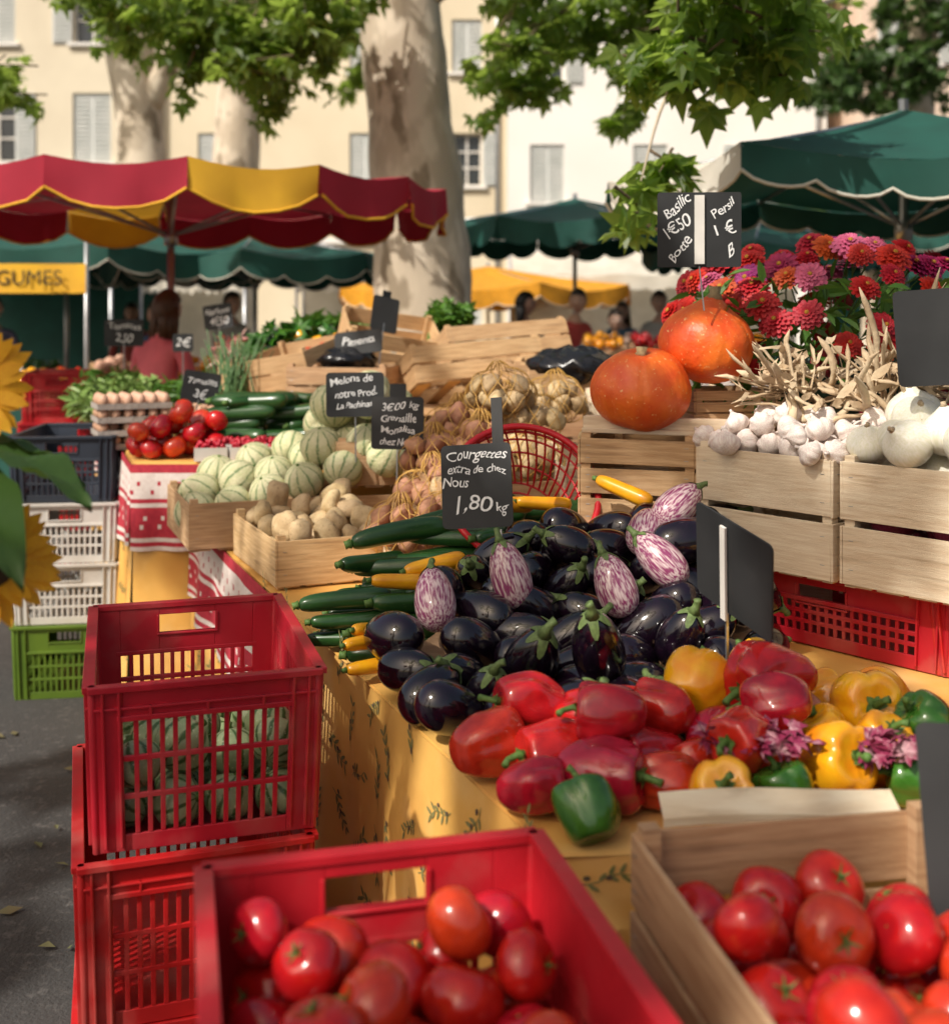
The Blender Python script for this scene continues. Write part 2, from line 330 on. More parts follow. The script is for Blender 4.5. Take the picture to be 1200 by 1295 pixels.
# ------------------------------------------------------------------ vegetables
def calyx(mb,n,rin,L,zf,m=1,w=.16,droop=.3):
    for i in range(n):
        a=2*pi*i/n+R(-.15,.15); c,s=math.cos(a),math.sin(a); l=L*R(.8,1.15)
        pts=[]
        for k in range(5):
            t=k/4; r=rin+l*t; ww=w*(1-t)**.7*(1 if k else .7); z=zf(r)+.02+.08*math.sin(t*3+a)*t
            pts+=[(c*r-s*ww,s*r+c*ww,z),(c*r+s*ww,s*r-c*ww,z)]
        mb.add(pts,[(2*k,2*k+1,2*k+3,2*k+2) for k in range(4)],m,True)
def tomato_me(seed):
    random.seed(seed); mb=MB(); rb=random.choice((4,5,6)); am=R(.01,.04)
    def f(t,ph):
        th=pi*t; r=math.sin(th)*(1+am*math.cos(rb*ph+seed)*math.sin(th)); z=.84*math.cos(th)-.20*math.exp(-(th/.38)**2)
        x,y=r*math.cos(ph),r*math.sin(ph); k=1+.05*nv((x+seed,y,z),1.1); return (x*k,y*k,z*k)
    mb.surf(28,18,f)
    if seed%2==0:
        calyx(mb,5,.03,.36,lambda r:.62+.15*min(1,r/.35)-.3*max(0,r-.35)**2,1,.05)
        mb.tube([(0,0,.55),(.02,.02,.74),(.06,.04,.82)],[.05,.045,.05],1,6)
    else: mb.surf(8,5,lambda t,ph:(.07*math.sin(pi*t)*math.cos(ph),.07*math.sin(pi*t)*math.sin(ph),.63+.02*math.cos(pi*t)),1)
    return mb.mesh('tomato',[tomato_m,green_st])
TOM=[tomato_me(i) for i in range(5)]
def pepper_me(seed,mat,h=1.15,nl=4,taper=.3,wr=.05,ex=.66,cr=.15,bend=.18):
    random.seed(seed); mb=MB(); o=R(0,6)
    def f(t,ph):
        th=pi*t; a=(ph+o)*nl/2+.35*math.sin(th*1.3+seed)
        cre=1-cr*math.exp(-(math.sin(a)/.42)**2)*(.6+.4*math.cos(th))
        r=(max(0,math.sin(th))**ex)*(1-taper*t**1.5)*cre
        z=h*math.cos(th)*.96
        z-=.30*math.exp(-(th/.5)**2); z+=.18*math.exp(-((pi-th)/.45)**2)*(1 if taper<.35 else .2)
        x,y=r*math.cos(ph),r*math.sin(ph)
        k=1+wr*2.0*nv((x*1.1+seed*3,y*1.1,z*.8))+wr*.7*nv((x*2.2+seed,y*2.2,z*1.2)); x+=bend*(z*z-.5)+.08*math.sin(z*2+seed); return (x*k,y*k,z)
    mb.surf(48,32,f)
    z0=h*.96-.34; bx=bend*(h*h*.8-.5)
    s0=len(mb.v); calyx(mb,5,.0,.32,lambda r:z0+.06+.35*r,1,.16)
    b=R(-.5,.5); mb.tube([(.05,0,z0),(.06,.02,z0+.25),(.06+b*.3,.1,z0+.5),(.06+b,.15,z0+.62)],[.15,.09,.085,.11],1,8)
    for i in range(s0,len(mb.v)): x,y,z=mb.v[i]; mb.v[i]=(x+bx,y,z)
    return mb.mesh('pepper',[mat,green_st])
PR=[pepper_me(i,pep_r,(1.25,1.35,1.2,1.4,1.3)[i],3+i%2,.36,.12,.62,.19,(.16,-.12,.08,.18,-.1)[i]) for i in range(5)]
PY=[pepper_me(i+10,pep_y,1.05,4 if i else 3,.22,.05,.60,.18,.02) for i in range(3)]
PG=[pepper_me(i+20,pep_g,1.05,4,.22,.06,.60,.18,.02) for i in range(2)]
def aub_me(seed,mat,h=1.25,nm='aubergine'):
    random.seed(seed); mb=MB(); bend=R(-.14,.14)
    def base(th,ph,off=1.):
        t=th/pi; r=math.sin(th)**.9*(.66+.44*t)*off; z=h*math.cos(th)*off
        return (r*math.cos(ph)+bend*math.cos(th)*1.2,r*math.sin(ph),z)
    mb.surf(36,24,lambda t,ph:base(pi*t,ph))
    nu=40; nvv=7; vs=[]
    for i in range(nvv+1):
        for j in range(nu):
            ph=2*pi*j/nu; edge=.34+.44*abs(math.cos(2.5*ph+seed))**2.2+.06*math.sin(3*ph+seed); th=.02+edge*i/nvv
            vs.append(base(th,ph,1.045-.02*(i/nvv)+.012*(i==nvv)))
    mb.add(vs,[(i*nu+j,(i+1)*nu+j,(i+1)*nu+(j+1)%nu,i*nu+(j+1)%nu) for i in range(nvv) for j in range(nu)],1,True)
    mb.tube([(bend*1.2,0,h*.98),(bend*1.3+.02,.02,h+.2),(bend*2+.06,.06,h+.42),(bend*3+.1,.1,h+.5)],[.26,.15,.13,.15],1,8)
    return mb.mesh(nm,[mat,aub_cal])
AUB=[aub_me(1,aub_m,1.40),aub_me(2,aub_m,1.60),aub_me(3,aub_m,1.28),aub_me(4,aub_m,1.48)]
AUBS=[aub_me(5,aubs_m,1.5),aub_me(6,aubs_m,1.4)]
def courg_me(seed,mat,fat=.20):
    random.seed(seed); mb=MB(); b=R(-.5,.5)
    def f(t,ph):
        x=-1+2*t; r=fat*min(1,(1-abs(x)**7)**.5)*(1+.14*x)*(1+.03*math.cos(6*ph)); 
        return (x, r*math.cos(ph)+b*.14*(x*x-.5), r*math.sin(ph))
    mb.surf(20,26,f)
    y=b*.07; mb.tube([(-.97,y,0),(-1.04,y+.01,0),(-1.09,y+.02,.01)],[.10,.07,.085],1,6)
    return mb.mesh('courgette',[mat,green_st])
CO=[courg_me(i,courg_m) for i in range(4)]; COY=[courg_me(i+9,courgy_m,.23) for i in range(2)]
def ball_me(nm,seed,mats,ribs=0,am=.0,zs=1.,tip=0,stem=0,ns=.04,nu=30,nvv=20,crease=0):
    random.seed(seed); mb=MB()
    def f(t,ph):
        th=pi*t; r=math.sin(th)*(1+(am*math.cos(ribs*ph) if ribs else 0)*math.sin(th)); z=math.cos(th)*zs
        if crease: r*=1-crease*math.exp(-(math.sin(ribs*ph/2)/.22)**2)*math.sin(th)**.5
        if tip: z+=tip*math.exp(-(th/.33)**2); r*=1-.25*tip*math.exp(-(th/.6)**2)
        elif crease: z-=.12*math.exp(-(th/.3)**2)
        x,y=r*math.cos(ph),r*math.sin(ph); k=1+ns*nv((x+seed*2.3,y,z),1.3); return (x*k,y*k,z*k)
    mb.surf(nu,nvv,f)
    if stem:
        z=zs+tip-.04-(.1 if crease and not tip else 0); mb.tube([(0,0,z-.03),(.01,0,z+.06*stem),(.03,.02,z+.14*stem)],[.16*stem**.5,.09*stem**.5,.11*stem**.5],1,7)
    return mb.mesh(nm,mats)
MEL=[ball_me('melon',i,[melon_m,green_st],10,-.025,.94,0,.6) for i in range(3)]
RCO=[ball_me('round_courgette',i,[rc_m,green_st],9,.01,.9,0,1.8) for i in range(2)]
PUM=[ball_me('pumpkin',4,[pump_m,cork_m],9,.0,.84,.0,1.3,.08,72,34,.035),ball_me('pumpkin',9,[pump_m,cork_m],9,.0,.82,.22,1.6,.09,72,34,.035)]
POT=[ball_me('potato',i,[potato_m],0,0,.75,0,0,.28,18,12) for i in range(4)]
RPO=[ball_me('red_potato',i+30,[redpot_m],0,0,.8,0,0,.28,18,12) for i in range(3)]
ONI=[ball_me('white_onion',i+40,[onion_m,husk_m],0,0,.84,.28,.9,.04) for i in range(2)]
RON=[ball_me('red_onion',50,[ronion_m,husk_m],0,0,.85,.25,.8,.04)]
GAR=[ball_me('garlic_bulb',i+60,[garlic_m,garlic_m],8,.09,.8,.35,1.6,.04) for i in range(2)]
random.seed(11)
def settle(P,r,floor,clamp=None,it=260):
    P=np.array(P,float); r=np.array(r,float); n=len(r)
    for k in range(it):
        P[:,2]-=.0025 if k<it*.8 else .0005
        for _ in range(2):
            d=P[:,None]-P[None]; dist=np.sqrt((d**2).sum(-1))+1e-9; ov=(r[:,None]+r[None])*.97-dist; np.fill_diagonal(ov,0); ov=np.clip(ov,0,None)
            P+=(d/dist[...,None]*ov[...,None]*.28).sum(1)
            if clamp: P=clamp(P,r)
            fl=floor(P[:,0],P[:,1])+r*.93; P[:,2]=np.maximum(P[:,2],fl)
    return P
def boxclamp(lx,ly):
    def c(P,r): P[:,0]=np.clip(P[:,0],-lx+r,lx-r); P[:,1]=np.clip(P[:,1],-ly+r,ly-r); return P
    return c
def rrot(full=1.): return (R(-pi,pi)*full,R(-pi,pi)*full,R(-pi,pi))
def fill(pname,meshes,crate,lx,ly,z0,n,rr,tilt=.8,zspread=.35,squash=None,name=None):
    e=empty(pname,crate.location,crate.rotation_euler.z)
    P=[(R(-lx,lx),R(-ly,ly),z0+R(.03,zspread)) for _ in range(n)]; r=[R(*rr) for _ in range(n)]
    Q=settle(P,r,lambda x,y:x*0+z0,boxclamp(lx,ly))
    for p,q in zip(Q,r):
        m=random.choice(meshes); s=q if not squash else (q*squash[0]*R(.9,1.1),q*squash[1],q*squash[2])
        inst(m.name.split('.')[0],m,tuple(p),(R(-1,1)*tilt,R(-1,1)*tilt,R(0,6.28)),s,0,e)
    return e
bo=bpy.data.objects
crA=[o for o in bo if o.name.startswith('plastic_crate')][2]
crL=[o for o in bo if o.name.startswith('plastic_crate')][5]
crB=[o for o in bo if o.name.startswith('wooden_crate')][3]
fill('tomato_pile',TOM,crA,.180,.28,.01,104,(.036,.047),1.2,.55)
fill('tomato_pile',TOM,crB,.185,.24,.01,52,(.037,.048),1.2,.4)
fill('round_courgette_pile',RCO,crL,.18,.28,.01,32,(.042,.055),1.2,.4)

# aubergine heap on a sloping wooden display board
def bz(x,y): return .805+np.clip(np.minimum((y-2.26)*.34,.20),0,1)+0*x
def llim(y): return np.maximum(.12-.42*(y-1.66)+.02,-.17)+np.clip(y-2.42,0,1)*.80
BX1=.60
mb=MB()
mb.grid(10,14,lambda u,v:(llim(2.27+.54*v)+.03+u*(BX1-llim(2.27+.54*v)-.03),2.27+.54*v,float(bz(0,2.27+.54*v))))
mb.grid(1,1,lambda u,v:(llim(2.81)+.03+u*(BX1-llim(2.81)-.03),2.812,.80+v*.19)); mb.grid(14,1,lambda u,v:(llim(2.27+.54*u)+.03,2.27+.54*u,.80+(float(bz(0,2.27+.54*u))-.80)*v))
mb.grid(14,1,lambda u,v:(BX1,2.27+.54*u,.80+(float(bz(0,2.27+.54*u))-.80)*v))
mb.obj('sloping_display_board',[wood])
P=[]
y=2.12; row=0
while y<2.84:
    x=float(llim(y))+(.05 if row%2 else .01)
    while x<.58:
        P.append((x+R(-.02,.02),y+R(-.02,.02),float(bz(0,y))+.07))
        if R(0,1)<(.52 if y<2.6 else .25): P.append((x+.05+R(-.02,.02),y+.04+R(-.02,.02),float(bz(0,y))+.18))
        x+=.116
    y+=.102; row+=1
P=[p for p in P if not(p[1]<2.24 and p[0]>.34)]
r=[R(.050,.060) for _ in P]; na=len(P)
st=[(.35,2.70,1.3),(.47,2.71,1.3),(.285,2.48,1.2),(.02,2.50,1.2),(-.07,2.47,1.15),(.52,2.27,1.0),(.42,2.60,1.25)]
P+=st; r+=[.050]*len(st)
def clA(P,r):
    P[:,0]=np.maximum(P[:,0],llim(P[:,1])); P[:,0]=np.minimum(P[:,0],.60); P[:,1]=np.clip(P[:,1],2.09,2.82); return P
Q=settle(P,r,bz,clA,170)
for i,(p,q) in enumerate(zip(Q,r)):
    s=i>=na; m=random.choice(AUBS if s else AUB); flip=R(0,1)<.36
    if s: rt=(R(-1.1,-.3),R(-.4,.4),R(-1.2,1.2))
    else: rt=(R(-2.2,-1.1) if not flip else R(.5,1.5),R(-.5,.5),R(-1.5,1.5))
    inst('striped_aubergine' if s else 'aubergine',m,tuple(p),rt,q*.96)
hm=aub_me(8,aub_m,1.75); inst('aubergine',hm,(.225,2.16,.945),(.55,-.35,.3),.055)
def lay(meshes,name,specs):
    for x,y,z,L,rz,ry in specs: inst(name,random.choice(meshes),(x,y,z),(R(-3,3),ry,rz),L/2)
cs=[]
for k in range(8):
    y=2.56+.068*k; top=.865+.34*(y-2.56); z=.828; l=0
    while z<=top+.035:
        x=float(llim(y))-.12+R(-.02,.02)
        cs.append((x,y+R(-.01,.01)+.01*l,z,R(.21,.25),R(.05,.6),R(-.06,.06)))
        if x-.12>-.24-.42*(y-2.56): cs.append((x-.17,y+.02,z,R(.18,.22),R(-.3,.5),R(-.06,.06)))
        z+=.044; l+=1
lay(CO,'courgette',cs)
lay(CO,'courgette',[(-.08,3.02,1.03,.26,.35,-.15),(.0,3.03,1.05,.25,.4,-.2),(-.18,2.90,1.02,.26,.35,-.1),(-.24,2.80,.97,.22,.9,.1)])
lay(COY,'yellow_courgette',[(-.16,2.64,.96,.15,.3,.1),(-.09,2.70,.985,.16,.5,-.1),(-.215,2.50,.89,.14,1.0,.2),(-.20,2.43,.835,.14,.5,0),(.08,2.90,1.09,.16,.6,.1),(.17,2.92,1.09,.15,.3,.1),(.36,2.86,1.13,.16,-.6,.3),(-.225,2.44,.88,.13,.9,.1)])
# peppers
pp=[('r',.198,1.98,.95,.064),('r',.033,1.95,.85,.057),('r',.113,1.86,.845,.057),('r',.185,1.78,.842,.060),('r',.26,1.90,.84,.050),('r',.294,2.05,.92,.056),('r',.50,2.0,.97,.064),('r',.377,1.95,.86,.054),('r',.45,1.9,.85,.048),('r',.55,2.08,.86,.052),('r',.14,2.04,.85,.050),('r',.36,1.84,.84,.046),
('y',.39,2.06,.99,.060),('y',.518,2.12,.97,.054),('y',.666,2.05,.97,.062),('y',.545,1.85,.95,.064),('y',.345,1.77,.87,.052),('y',.66,1.90,.92,.056),('y',.60,1.98,.84,.05),('y',.45,2.1,.84,.05),('y',.74,2.15,.90,.055),
('g',.735,1.95,.97,.050),('g',.80,1.90,.92,.05),('g',.70,1.83,.87,.048),('g',.76,1.80,.85,.05),('g',.175,1.705,.84,.048),('g',.45,1.77,.84,.045),('g',.84,2.0,.88,.05),('r',.28,1.80,.84,.046),('y',.85,1.8,.85,.05),
('r',.07,1.98,.93,.052),('r',.22,1.86,.95,.052),('r',.42,1.84,.93,.050),('r',.33,1.97,.93,.050),('y',.62,2.12,.95,.05),('g',.74,1.86,.93,.045),('r',.10,1.80,.84,.045),('r',.48,1.92,.93,.050)]
def pcl(P,r): P[:,1]=np.clip(P[:,1],1.69,2.2); lim=.12-.42*(P[:,1]-1.66)+.02; P[:,0]=np.maximum(P[:,0],lim); return P
Pp=settle([p[1:4] for p in pp],[p[4]*1.02 for p in pp],lambda x,y:x*0+.802,pcl,45)
for p,q in zip(pp,Pp):
    mm={'r':PR,'y':PY,'g':PG}[p[0]]; nm={'r':'red_pepper','y':'yellow_pepper','g':'green_pepper'}[p[0]]
    if p[0]=='r': rt=(R(1.2,1.8)*random.choice((-1,1)),R(-.5,.5),R(.5,2.6)*random.choice((-1,1)))
    else: rt=(R(.3,1.4)*random.choice((-1,1)),R(-.6,.6),R(-3,3))
    inst(nm,random.choice(mm),tuple(q),rt,p[4]*1.04)

def leafpoly(kind='plane'):
    if kind=='plane':
        a=[(0,0),(.28,-.12),(.62,.02),(.36,.18),(.50,.52),(.22,.48),(0,1.0),(-.22,.48),(-.50,.52),(-.36,.18),(-.62,.02),(-.28,-.12)]
        f=[(0,1,2,3),(0,3,4,5),(0,5,6),(0,6,7),(0,7,8,9),(0,9,10,11)]
        z=[0,-.05,-.12,.02,-.14,.03,-.10,.03,-.14,.02,-.12,-.05]
    else:
        a=[(0,0),(.16,.3),(.14,.65),(0,1),(-.14,.65),(-.16,.3)]; f=[(0,1,2,3),(0,3,4,5)]; z=[0,.05,.03,-.1,.03,.05]
    return np.array([(x,y,zz) for (x,y),zz in zip(a,z)]),f
def leaves_mesh(name,pos,size,mat,kind='plane',hang=.5,mats=None):
    V0,F0=leafpoly(kind); n=len(pos); pos=np.array(pos); size=np.array(size)
    yaw=rng.uniform(0,2*pi,n); pit=rng.normal(-hang,.6,n); rol=rng.normal(0,.6,n)
    cy,sy=np.cos(yaw),np.sin(yaw); cp,sp=np.cos(pit),np.sin(pit); cr,sr=np.cos(rol),np.sin(rol)
    Rz=np.zeros((n,3,3)); Rz[:,0,0]=cy; Rz[:,0,1]=-sy; Rz[:,1,0]=sy; Rz[:,1,1]=cy; Rz[:,2,2]=1
    Rx=np.zeros((n,3,3)); Rx[:,0,0]=1; Rx[:,1,1]=cp; Rx[:,1,2]=-sp; Rx[:,2,1]=sp; Rx[:,2,2]=cp
    Ry=np.zeros((n,3,3)); Ry[:,1,1]=1; Ry[:,0,0]=cr; Ry[:,0,2]=sr; Ry[:,2,0]=-sr; Ry[:,2,2]=cr
    A=Rz@Rx@Ry
    V=np.einsum('nij,kj->nki',A,V0)*size[:,None,None]+pos[:,None,:]
    k=len(V0); vs=V.reshape(-1,3).tolist(); fs=[tuple(i*k+q for q in f) for i in range(n) for f in F0]
    me=bpy.data.meshes.new(name); me.from_pydata(vs,[],fs); me.materials.append(mat); me.update(); return me
def clump(name,c,rd,n,sz,mat=grn_l,kind='lance',hang=.1):
    p=[]
    while len(p)<n:
        v=np.array([R(-1,1),R(-1,1),R(-1,1)])
        if (v**2).sum()<1: p.append(np.array(c)+v*np.array(rd))
    return inst(name,leaves_mesh(name,p,[R(*sz) for _ in p],mat,kind,hang))
clump('radicchio',(.43,1.80,.91),(.085,.05,.02),90,(.025,.045),radic_m,'plane'); clump('radicchio',(.63,1.80,.895),(.06,.04,.02),50,(.02,.04),radic_m,'plane')
mb=MB(); mb.grid(16,3,lambda u,v:(.255+.33*u,1.60+.05*v+.02*u,.872+.004*math.sin(u*5)+.016*v)); mb.grid(16,1,lambda u,v:(.255+.33*u,1.60+.02*u,.872+.004*math.sin(u*5)-.012*v)); mb.obj('cardboard_sheet',[wood_pale])

# ------------------------------------------------------------------ right-hand tiers
for x,y in((.93,2.80),(1.30,2.38)): put(C_red_low,'plastic_crate',x,y,.803,-48.7)
W1=wood_crate(wood_pale,.37,.30,.27,2); 
w1=put(W1,'wooden_crate',.765,2.80,.97,-48.7,.001); w2=put(W1,'wooden_crate',1.02,2.51,.97,-48.7,.001); put(W1,'wooden_crate',1.275,2.22,.97,-48.7,.001)
wA=wood_crate(wood,.30,.40,.22,3)
put(wA,'wooden_crate',.47,3.13,.803,-20,.001); put(wA,'wooden_crate',.47,3.13,1.024,-20,.001)
put(wA,'wooden_crate',.80,3.25,.803,-10,.001); put(wA,'wooden_crate',.80,3.25,1.036,-10,.001)
mb=MB(); mb.box((0,0,0),(.42,.30,.012)); mb.box((0,-.12,.02),(.42,.03,.03)); mb.obj('wooden_board',[wood_pale],(.52,3.08,1.262),(0,0,math.radians(-20)),.002)
inst('pumpkin',PUM[0],(.42,2.99,1.268+.100),(.25,-.15,.4),.125)
inst('wooden_crate',wA,(.66,3.2,1.27),(0,0,.2),(.8,.6,.40),.001)
inst('pumpkin',PUM[1],(.600,3.06,1.362+.118),(.15,-.12,1.4),.122)
e=empty('onion_pile',w2.location,w2.rotation_euler.z)
Pq=[(R(-.14,.14),R(-.11,.11),R(.1,.45)) for _ in range(24)]; rq=[R(.046,.062) for _ in range(24)]
Qq=settle(Pq,rq,lambda x,y:x*0+.01,boxclamp(.165,.13),300)
for p,q in zip(Qq,rq):
    if p[2]<.17: inst('red_onion',RON[0],tuple(p),rrot(.4),q*.9,0,e)
    else: inst('white_onion',random.choice(ONI),tuple(p),(R(-1,1),R(-1,1),R(-3,3)),q,0,e)
for (x,y,z,s) in((1.00,2.36,1.295,.064),(.90,2.46,1.285,.054),(1.06,2.44,1.345,.056),(.85,2.56,1.275,.046),(.95,2.55,1.33,.052)):
    inst('white_onion',ONI[0],(x,y,z),(R(-1,1),R(-1,1),R(-3,3)),s)
e=empty('garlic_bunch',(0,0,0)); stalk=MB()
def stalkf(p,d,L,r=.007):
    p=Vector(p); d=Vector(d).normalized(); pts=[p]; dd=d.copy()
    for k in range(6):
        dd=(dd+Vector((R(-.3,.3),R(-.3,.3),R(-.25,.2)))).normalized(); pts.append(pts[-1]+dd*L/6)
    stalk.tube(pts,[r*1.1,r*.9,r*R(.7,1),r*R(.8,1.3),r*R(.8,1.6),r*R(.6,1.6),r*.2],0,5,flat=R(.3,.7))
    for _ in range(2):
        q=pts[random.randrange(1,6)]; b=Vector((R(-1,1),R(-1,1),R(-.6,1))).normalized()*R(.03,.08); w=Vector((R(-1,1),R(-1,1),R(-1,1))).normalized()*R(.005,.014)
        stalk.add([q,q+b*.4+w,q+b*.75+w*.6+Vector((0,0,-.006)),q+b,q+b*.7-w*.7,q+b*.35-w],[(0,1,5),(1,2,4,5),(2,3,4)],0,False)
gb=[]
for i in range(46):
    u=R(0,.62); v=R(0,1)
    x=.56+.36*u+.16*v; y=2.79-.38*u+.14*v+.02; z=1.245+.05*R(0,1)+.10*v
    gb.append((x,y,z))
gr=[R(.025,.034) for _ in gb]
G=settle(gb,gr,lambda x,y:1.225+.0*x,None,40)
for p,q in zip(G,gr):
    inst('garlic_bulb',random.choice(GAR),tuple(p),(R(-1.8,1.2),R(-1.2,1.2),R(-3,3)),q,0,e)
for i in range(66):
    u=R(0,1); v=R(.2,1); p=(.66+.34*u+.12*v,2.84-.34*u+.14*v,1.28+.10*v+R(0,.04))
    stalkf(p,(R(-.9,.9)+.2,R(-.3,.6),R(-.2,.8)),R(.08,.20),R(.006,.011))
for i in range(24):
    stalkf((.98+R(-.05,.05),2.78+R(-.05,.05),1.30+R(0,.1)),(R(-.4,.4)+.1,R(-.3,.3),1),R(.14,.30),R(.005,.010))
for i in range(24):
    stalkf((.76+R(-.04,.04),2.83+R(-.04,.04),1.36+R(0,.04)),(R(-.6,.3),R(-.2,.4),R(-.2,.9)),R(.08,.18),R(.006,.010))
stalk.obj('stalks',[husk_m],parent=e)
mb=MB(); mb.surf(20,14,lambda t,ph:(.17*math.sin(pi*t)*math.cos(ph),.13*math.sin(pi*t)*math.sin(ph),.08*math.cos(pi*t)+.012*nv((math.cos(ph)*2,math.sin(ph)*2,t*5)))); mb.obj('garlic_layer',[husk_m],(.82,2.88,1.22),(0,0,-.85),parent=e)

# zinnias in a bucket
def zin_me(col,seed):
    random.seed(seed); mb=MB()
    for L,(n,r,z,up) in enumerate(((16,1.,0,.0),(15,.86,.10,.18),(13,.68,.2,.35),(11,.48,.3,.55),(9,.28,.36,.8))):
        for i in range(n):
            a=2*pi*(i+.5*(L%2))/n+R(-.07,.07); rr=r*R(.9,1.08); c,s=math.cos(a),math.sin(a); w=.17*(r**.5)
            pts=[]
            for t,ww in((.12,.3),(.45,.9),(.8,1.),(1,.55)):
                h=z+up*rr*t*.6-.14*t*t*(1-up); pts+=[(c*rr*t-s*w*ww,s*rr*t+c*w*ww,h+.03),(c*rr*t,s*rr*t,h-.01),(c*rr*t+s*w*ww,s*rr*t-c*w*ww,h+.03)]
            mb.add(pts,[(3*k+q,3*k+q+1,3*k+q+4,3*k+q+3) for k in range(3) for q in(0,1)],0,True)
    mb.surf(10,6,lambda t,ph:(.15*math.sin(pi*t)*math.cos(ph),.15*math.sin(pi*t)*math.sin(ph),.38+.12*math.cos(pi*t)),1)
    mb.tube([(0,0,-.05),(.05,0,-1.2),(.0,.1,-3.2)],[.12,.05,.05],2,6)
    return mb.mesh('zinnia',[M('zinnia_petal',col,tuple(x*.7 for x in col),.6,ns=2,trans=.15,vary=.2),M('zinnia_eye',(.45,.22,.02),rough=.8),green_st])
ZC=[zin_me(c,i) for i,c in enumerate(((.58,.010,.010),(.56,.018,.03),(.44,.012,.10),(.68,.13,.26),(.66,.09,.015),(.28,.008,.02),(.48,.04,.26)))]
random.seed(5)
bq=empty('zinnia_bouquet',(0,0,0))
pts=[]; tries=0
while len(pts)<100 and tries<12000:
    tries+=1
    a=R(0,2*pi); h=R(-.75,1); rr=math.sqrt(max(0,1-h*h))
    p=Vector((1.02+.47*rr*math.cos(a),3.32+.28*rr*math.sin(a),1.54+.20*h+.03*math.sin(a*3)))
    if p.z<1.40 and p.x<.95: continue
    if all((p-q).length>.056 for q in pts): pts.append(p)
for p in pts:
    d=(p-Vector((1.0,3.4,1.40))).normalized()+Vector((R(-.4,.3),R(-.7,-.0),R(-.2,.5)))
    fx=(p.x-.6)/.9
    c=random.choices(ZC,weights=(5-3*fx,2,.8+fx,.2+fx*2.6,1.2,1.4,.3+fx*2.4))[0]
    inst('zinnia',c,tuple(p),d.to_track_quat('Z','Y').to_euler(),R(.034,.054),0,bq)
lp=[(1.02+R(-.44,.44),3.28+R(-.24,.24),1.46+R(-.14,.20)) for _ in range(520)]
inst('leaves',leaves_mesh('zinnia_leaves',lp,[R(.05,.10) for _ in lp],grn_l,'lance',.2),parent=bq)
mb=MB(); mb.tube([(.95,3.3,1.262),(.95,3.3,1.40),(.95,3.3,1.44)],[.11,.135,.14],0,24); mb.tube([(1.17,3.3,1.262),(1.17,3.3,1.40),(1.17,3.3,1.44)],[.07,.085,.09],0,24)
mb.obj('bucket',[M('dark_green_bucket',(.02,.07,.05),rough=.4)],parent=bq)
put(wA,'wooden_crate',1.12,3.36,.803,0,.001); put(wA,'wooden_crate',1.12,3.36,1.036,0,.001)

# ------------------------------------------------------------------ slates
def slate(w,h,loc,rot,lines,stake=None,name='chalk_price_sign',r=.012,jit=1.):
    mb=MB(); pts=[]
    for cx,cy,a0 in((w/2-r,h/2-r,0),(-w/2+r,h/2-r,90),(-w/2+r,-h/2+r,180),(w/2-r,-h/2+r,270)):
        for k in range(4):
            a=math.radians(a0+30*k); pts.append((cx+r*math.cos(a),cy+r*math.sin(a)))
    n=len(pts)
    mb.add([(x,-.002,z) for x,z in pts]+[(x,.002,z) for x,z in pts],[tuple(range(n-1,-1,-1)),tuple(range(n,2*n))]+[(i,(i+1)%n,(i+1)%n+n,i+n) for i in range(n)],0,False)
    if stake:
        for (x0,z0,x1,z1,ww,m,yy) in stake: 
            L=math.hypot(x1-x0,z1-z0); mb.box(((x0+x1)/2,yy,(z0+z1)/2),(ww,.005,L),m,(0,math.atan2(x1-x0,z1-z0),0))
    o=mb.obj(name,[slate_m,blackp,whitep,steel],loc,rot)
    for (txt,x,z,s,ang) in lines:
        cu=bpy.data.curves.new('chalk_text','FONT'); cu.body=txt; cu.size=s; cu.align_x='CENTER'; cu.align_y='CENTER'; cu.shear=.25; cu.space_character=.95; cu.resolution_u=3; cu.offset=.0002
        t=bpy.data.objects.new('tmp',cu); link(t); bpy.context.view_layer.update()
        me=bpy.data.meshes.new_from_object(t.evaluated_get(bpy.context.evaluated_depsgraph_get())); bpy.data.objects.remove(t)
        sd=R(0,50)
        for v in me.vertices:
            x_,y_=v.co.x,v.co.y; v.co.x+=.20*s*nv((x_/s*1.1+sd,y_/s*1.1,0)); v.co.y+=.34*s*nv((x_/s*.9,y_/s*.6,sd))
        me.materials.clear(); me.materials.append(chalk_m)
        inst('chalk_text',me,(x,-.0035,z),(pi/2,-math.radians(ang),0),1,0,o)
    return o
rad=math.radians
slate(.165,.19,(.005,2.70,1.165),(rad(-12),rad(-5),rad(-14)),[('Courgettes',0,.070,.033,-2),('extra de chez',0,.036,.0265,-3),('Nous',-.05,.006,.032,-2),('1,80',-.015,-.045,.055,-4),('kg',.055,-.052,.036,0)],[(.052,.06,.052,.20,.026,1,.006),(.052,-.1,.052,-.30,.004,3,.004)])
slate(.19,.145,(-.39,3.88,1.295),(rad(-5),0,rad(12)),[('Melons de',-.015,.046,.036,8),('notre Prod.',0,.006,.032,6),('La Pachinats',0,-.036,.027,5)],[(0,-.06,0,-.22,.004,3,.003)])
slate(.16,.16,(-.235,3.62,1.225),(rad(-6),0,rad(-4)),[('3€00 kg',.005,.052,.036,0),('Grenaille',.0,.014,.032,0),('Monalisa',.0,-.022,.032,0),('chez Nous',.0,-.056,.027,0)],[(0,.06,.0,.12,.05,1,.004),(0,-.07,0,-.2,.004,3,.003)])
slate(.205,.185,(.555,2.93,1.765),(0,0,rad(-4)),[('Basilic',-.055,.055,.034,40),('1€50',-.055,.002,.040,40),('Botte',-.048,-.050,.034,55),('Persil',.058,.050,.033,40),('1 €',.058,-.002,.044,25),('B',.075,-.055,.042,20)],[(0,.085,0,-.085,.024,2,-.006),(0,-.09,.012,-.20,.003,3,0)],r=.006)
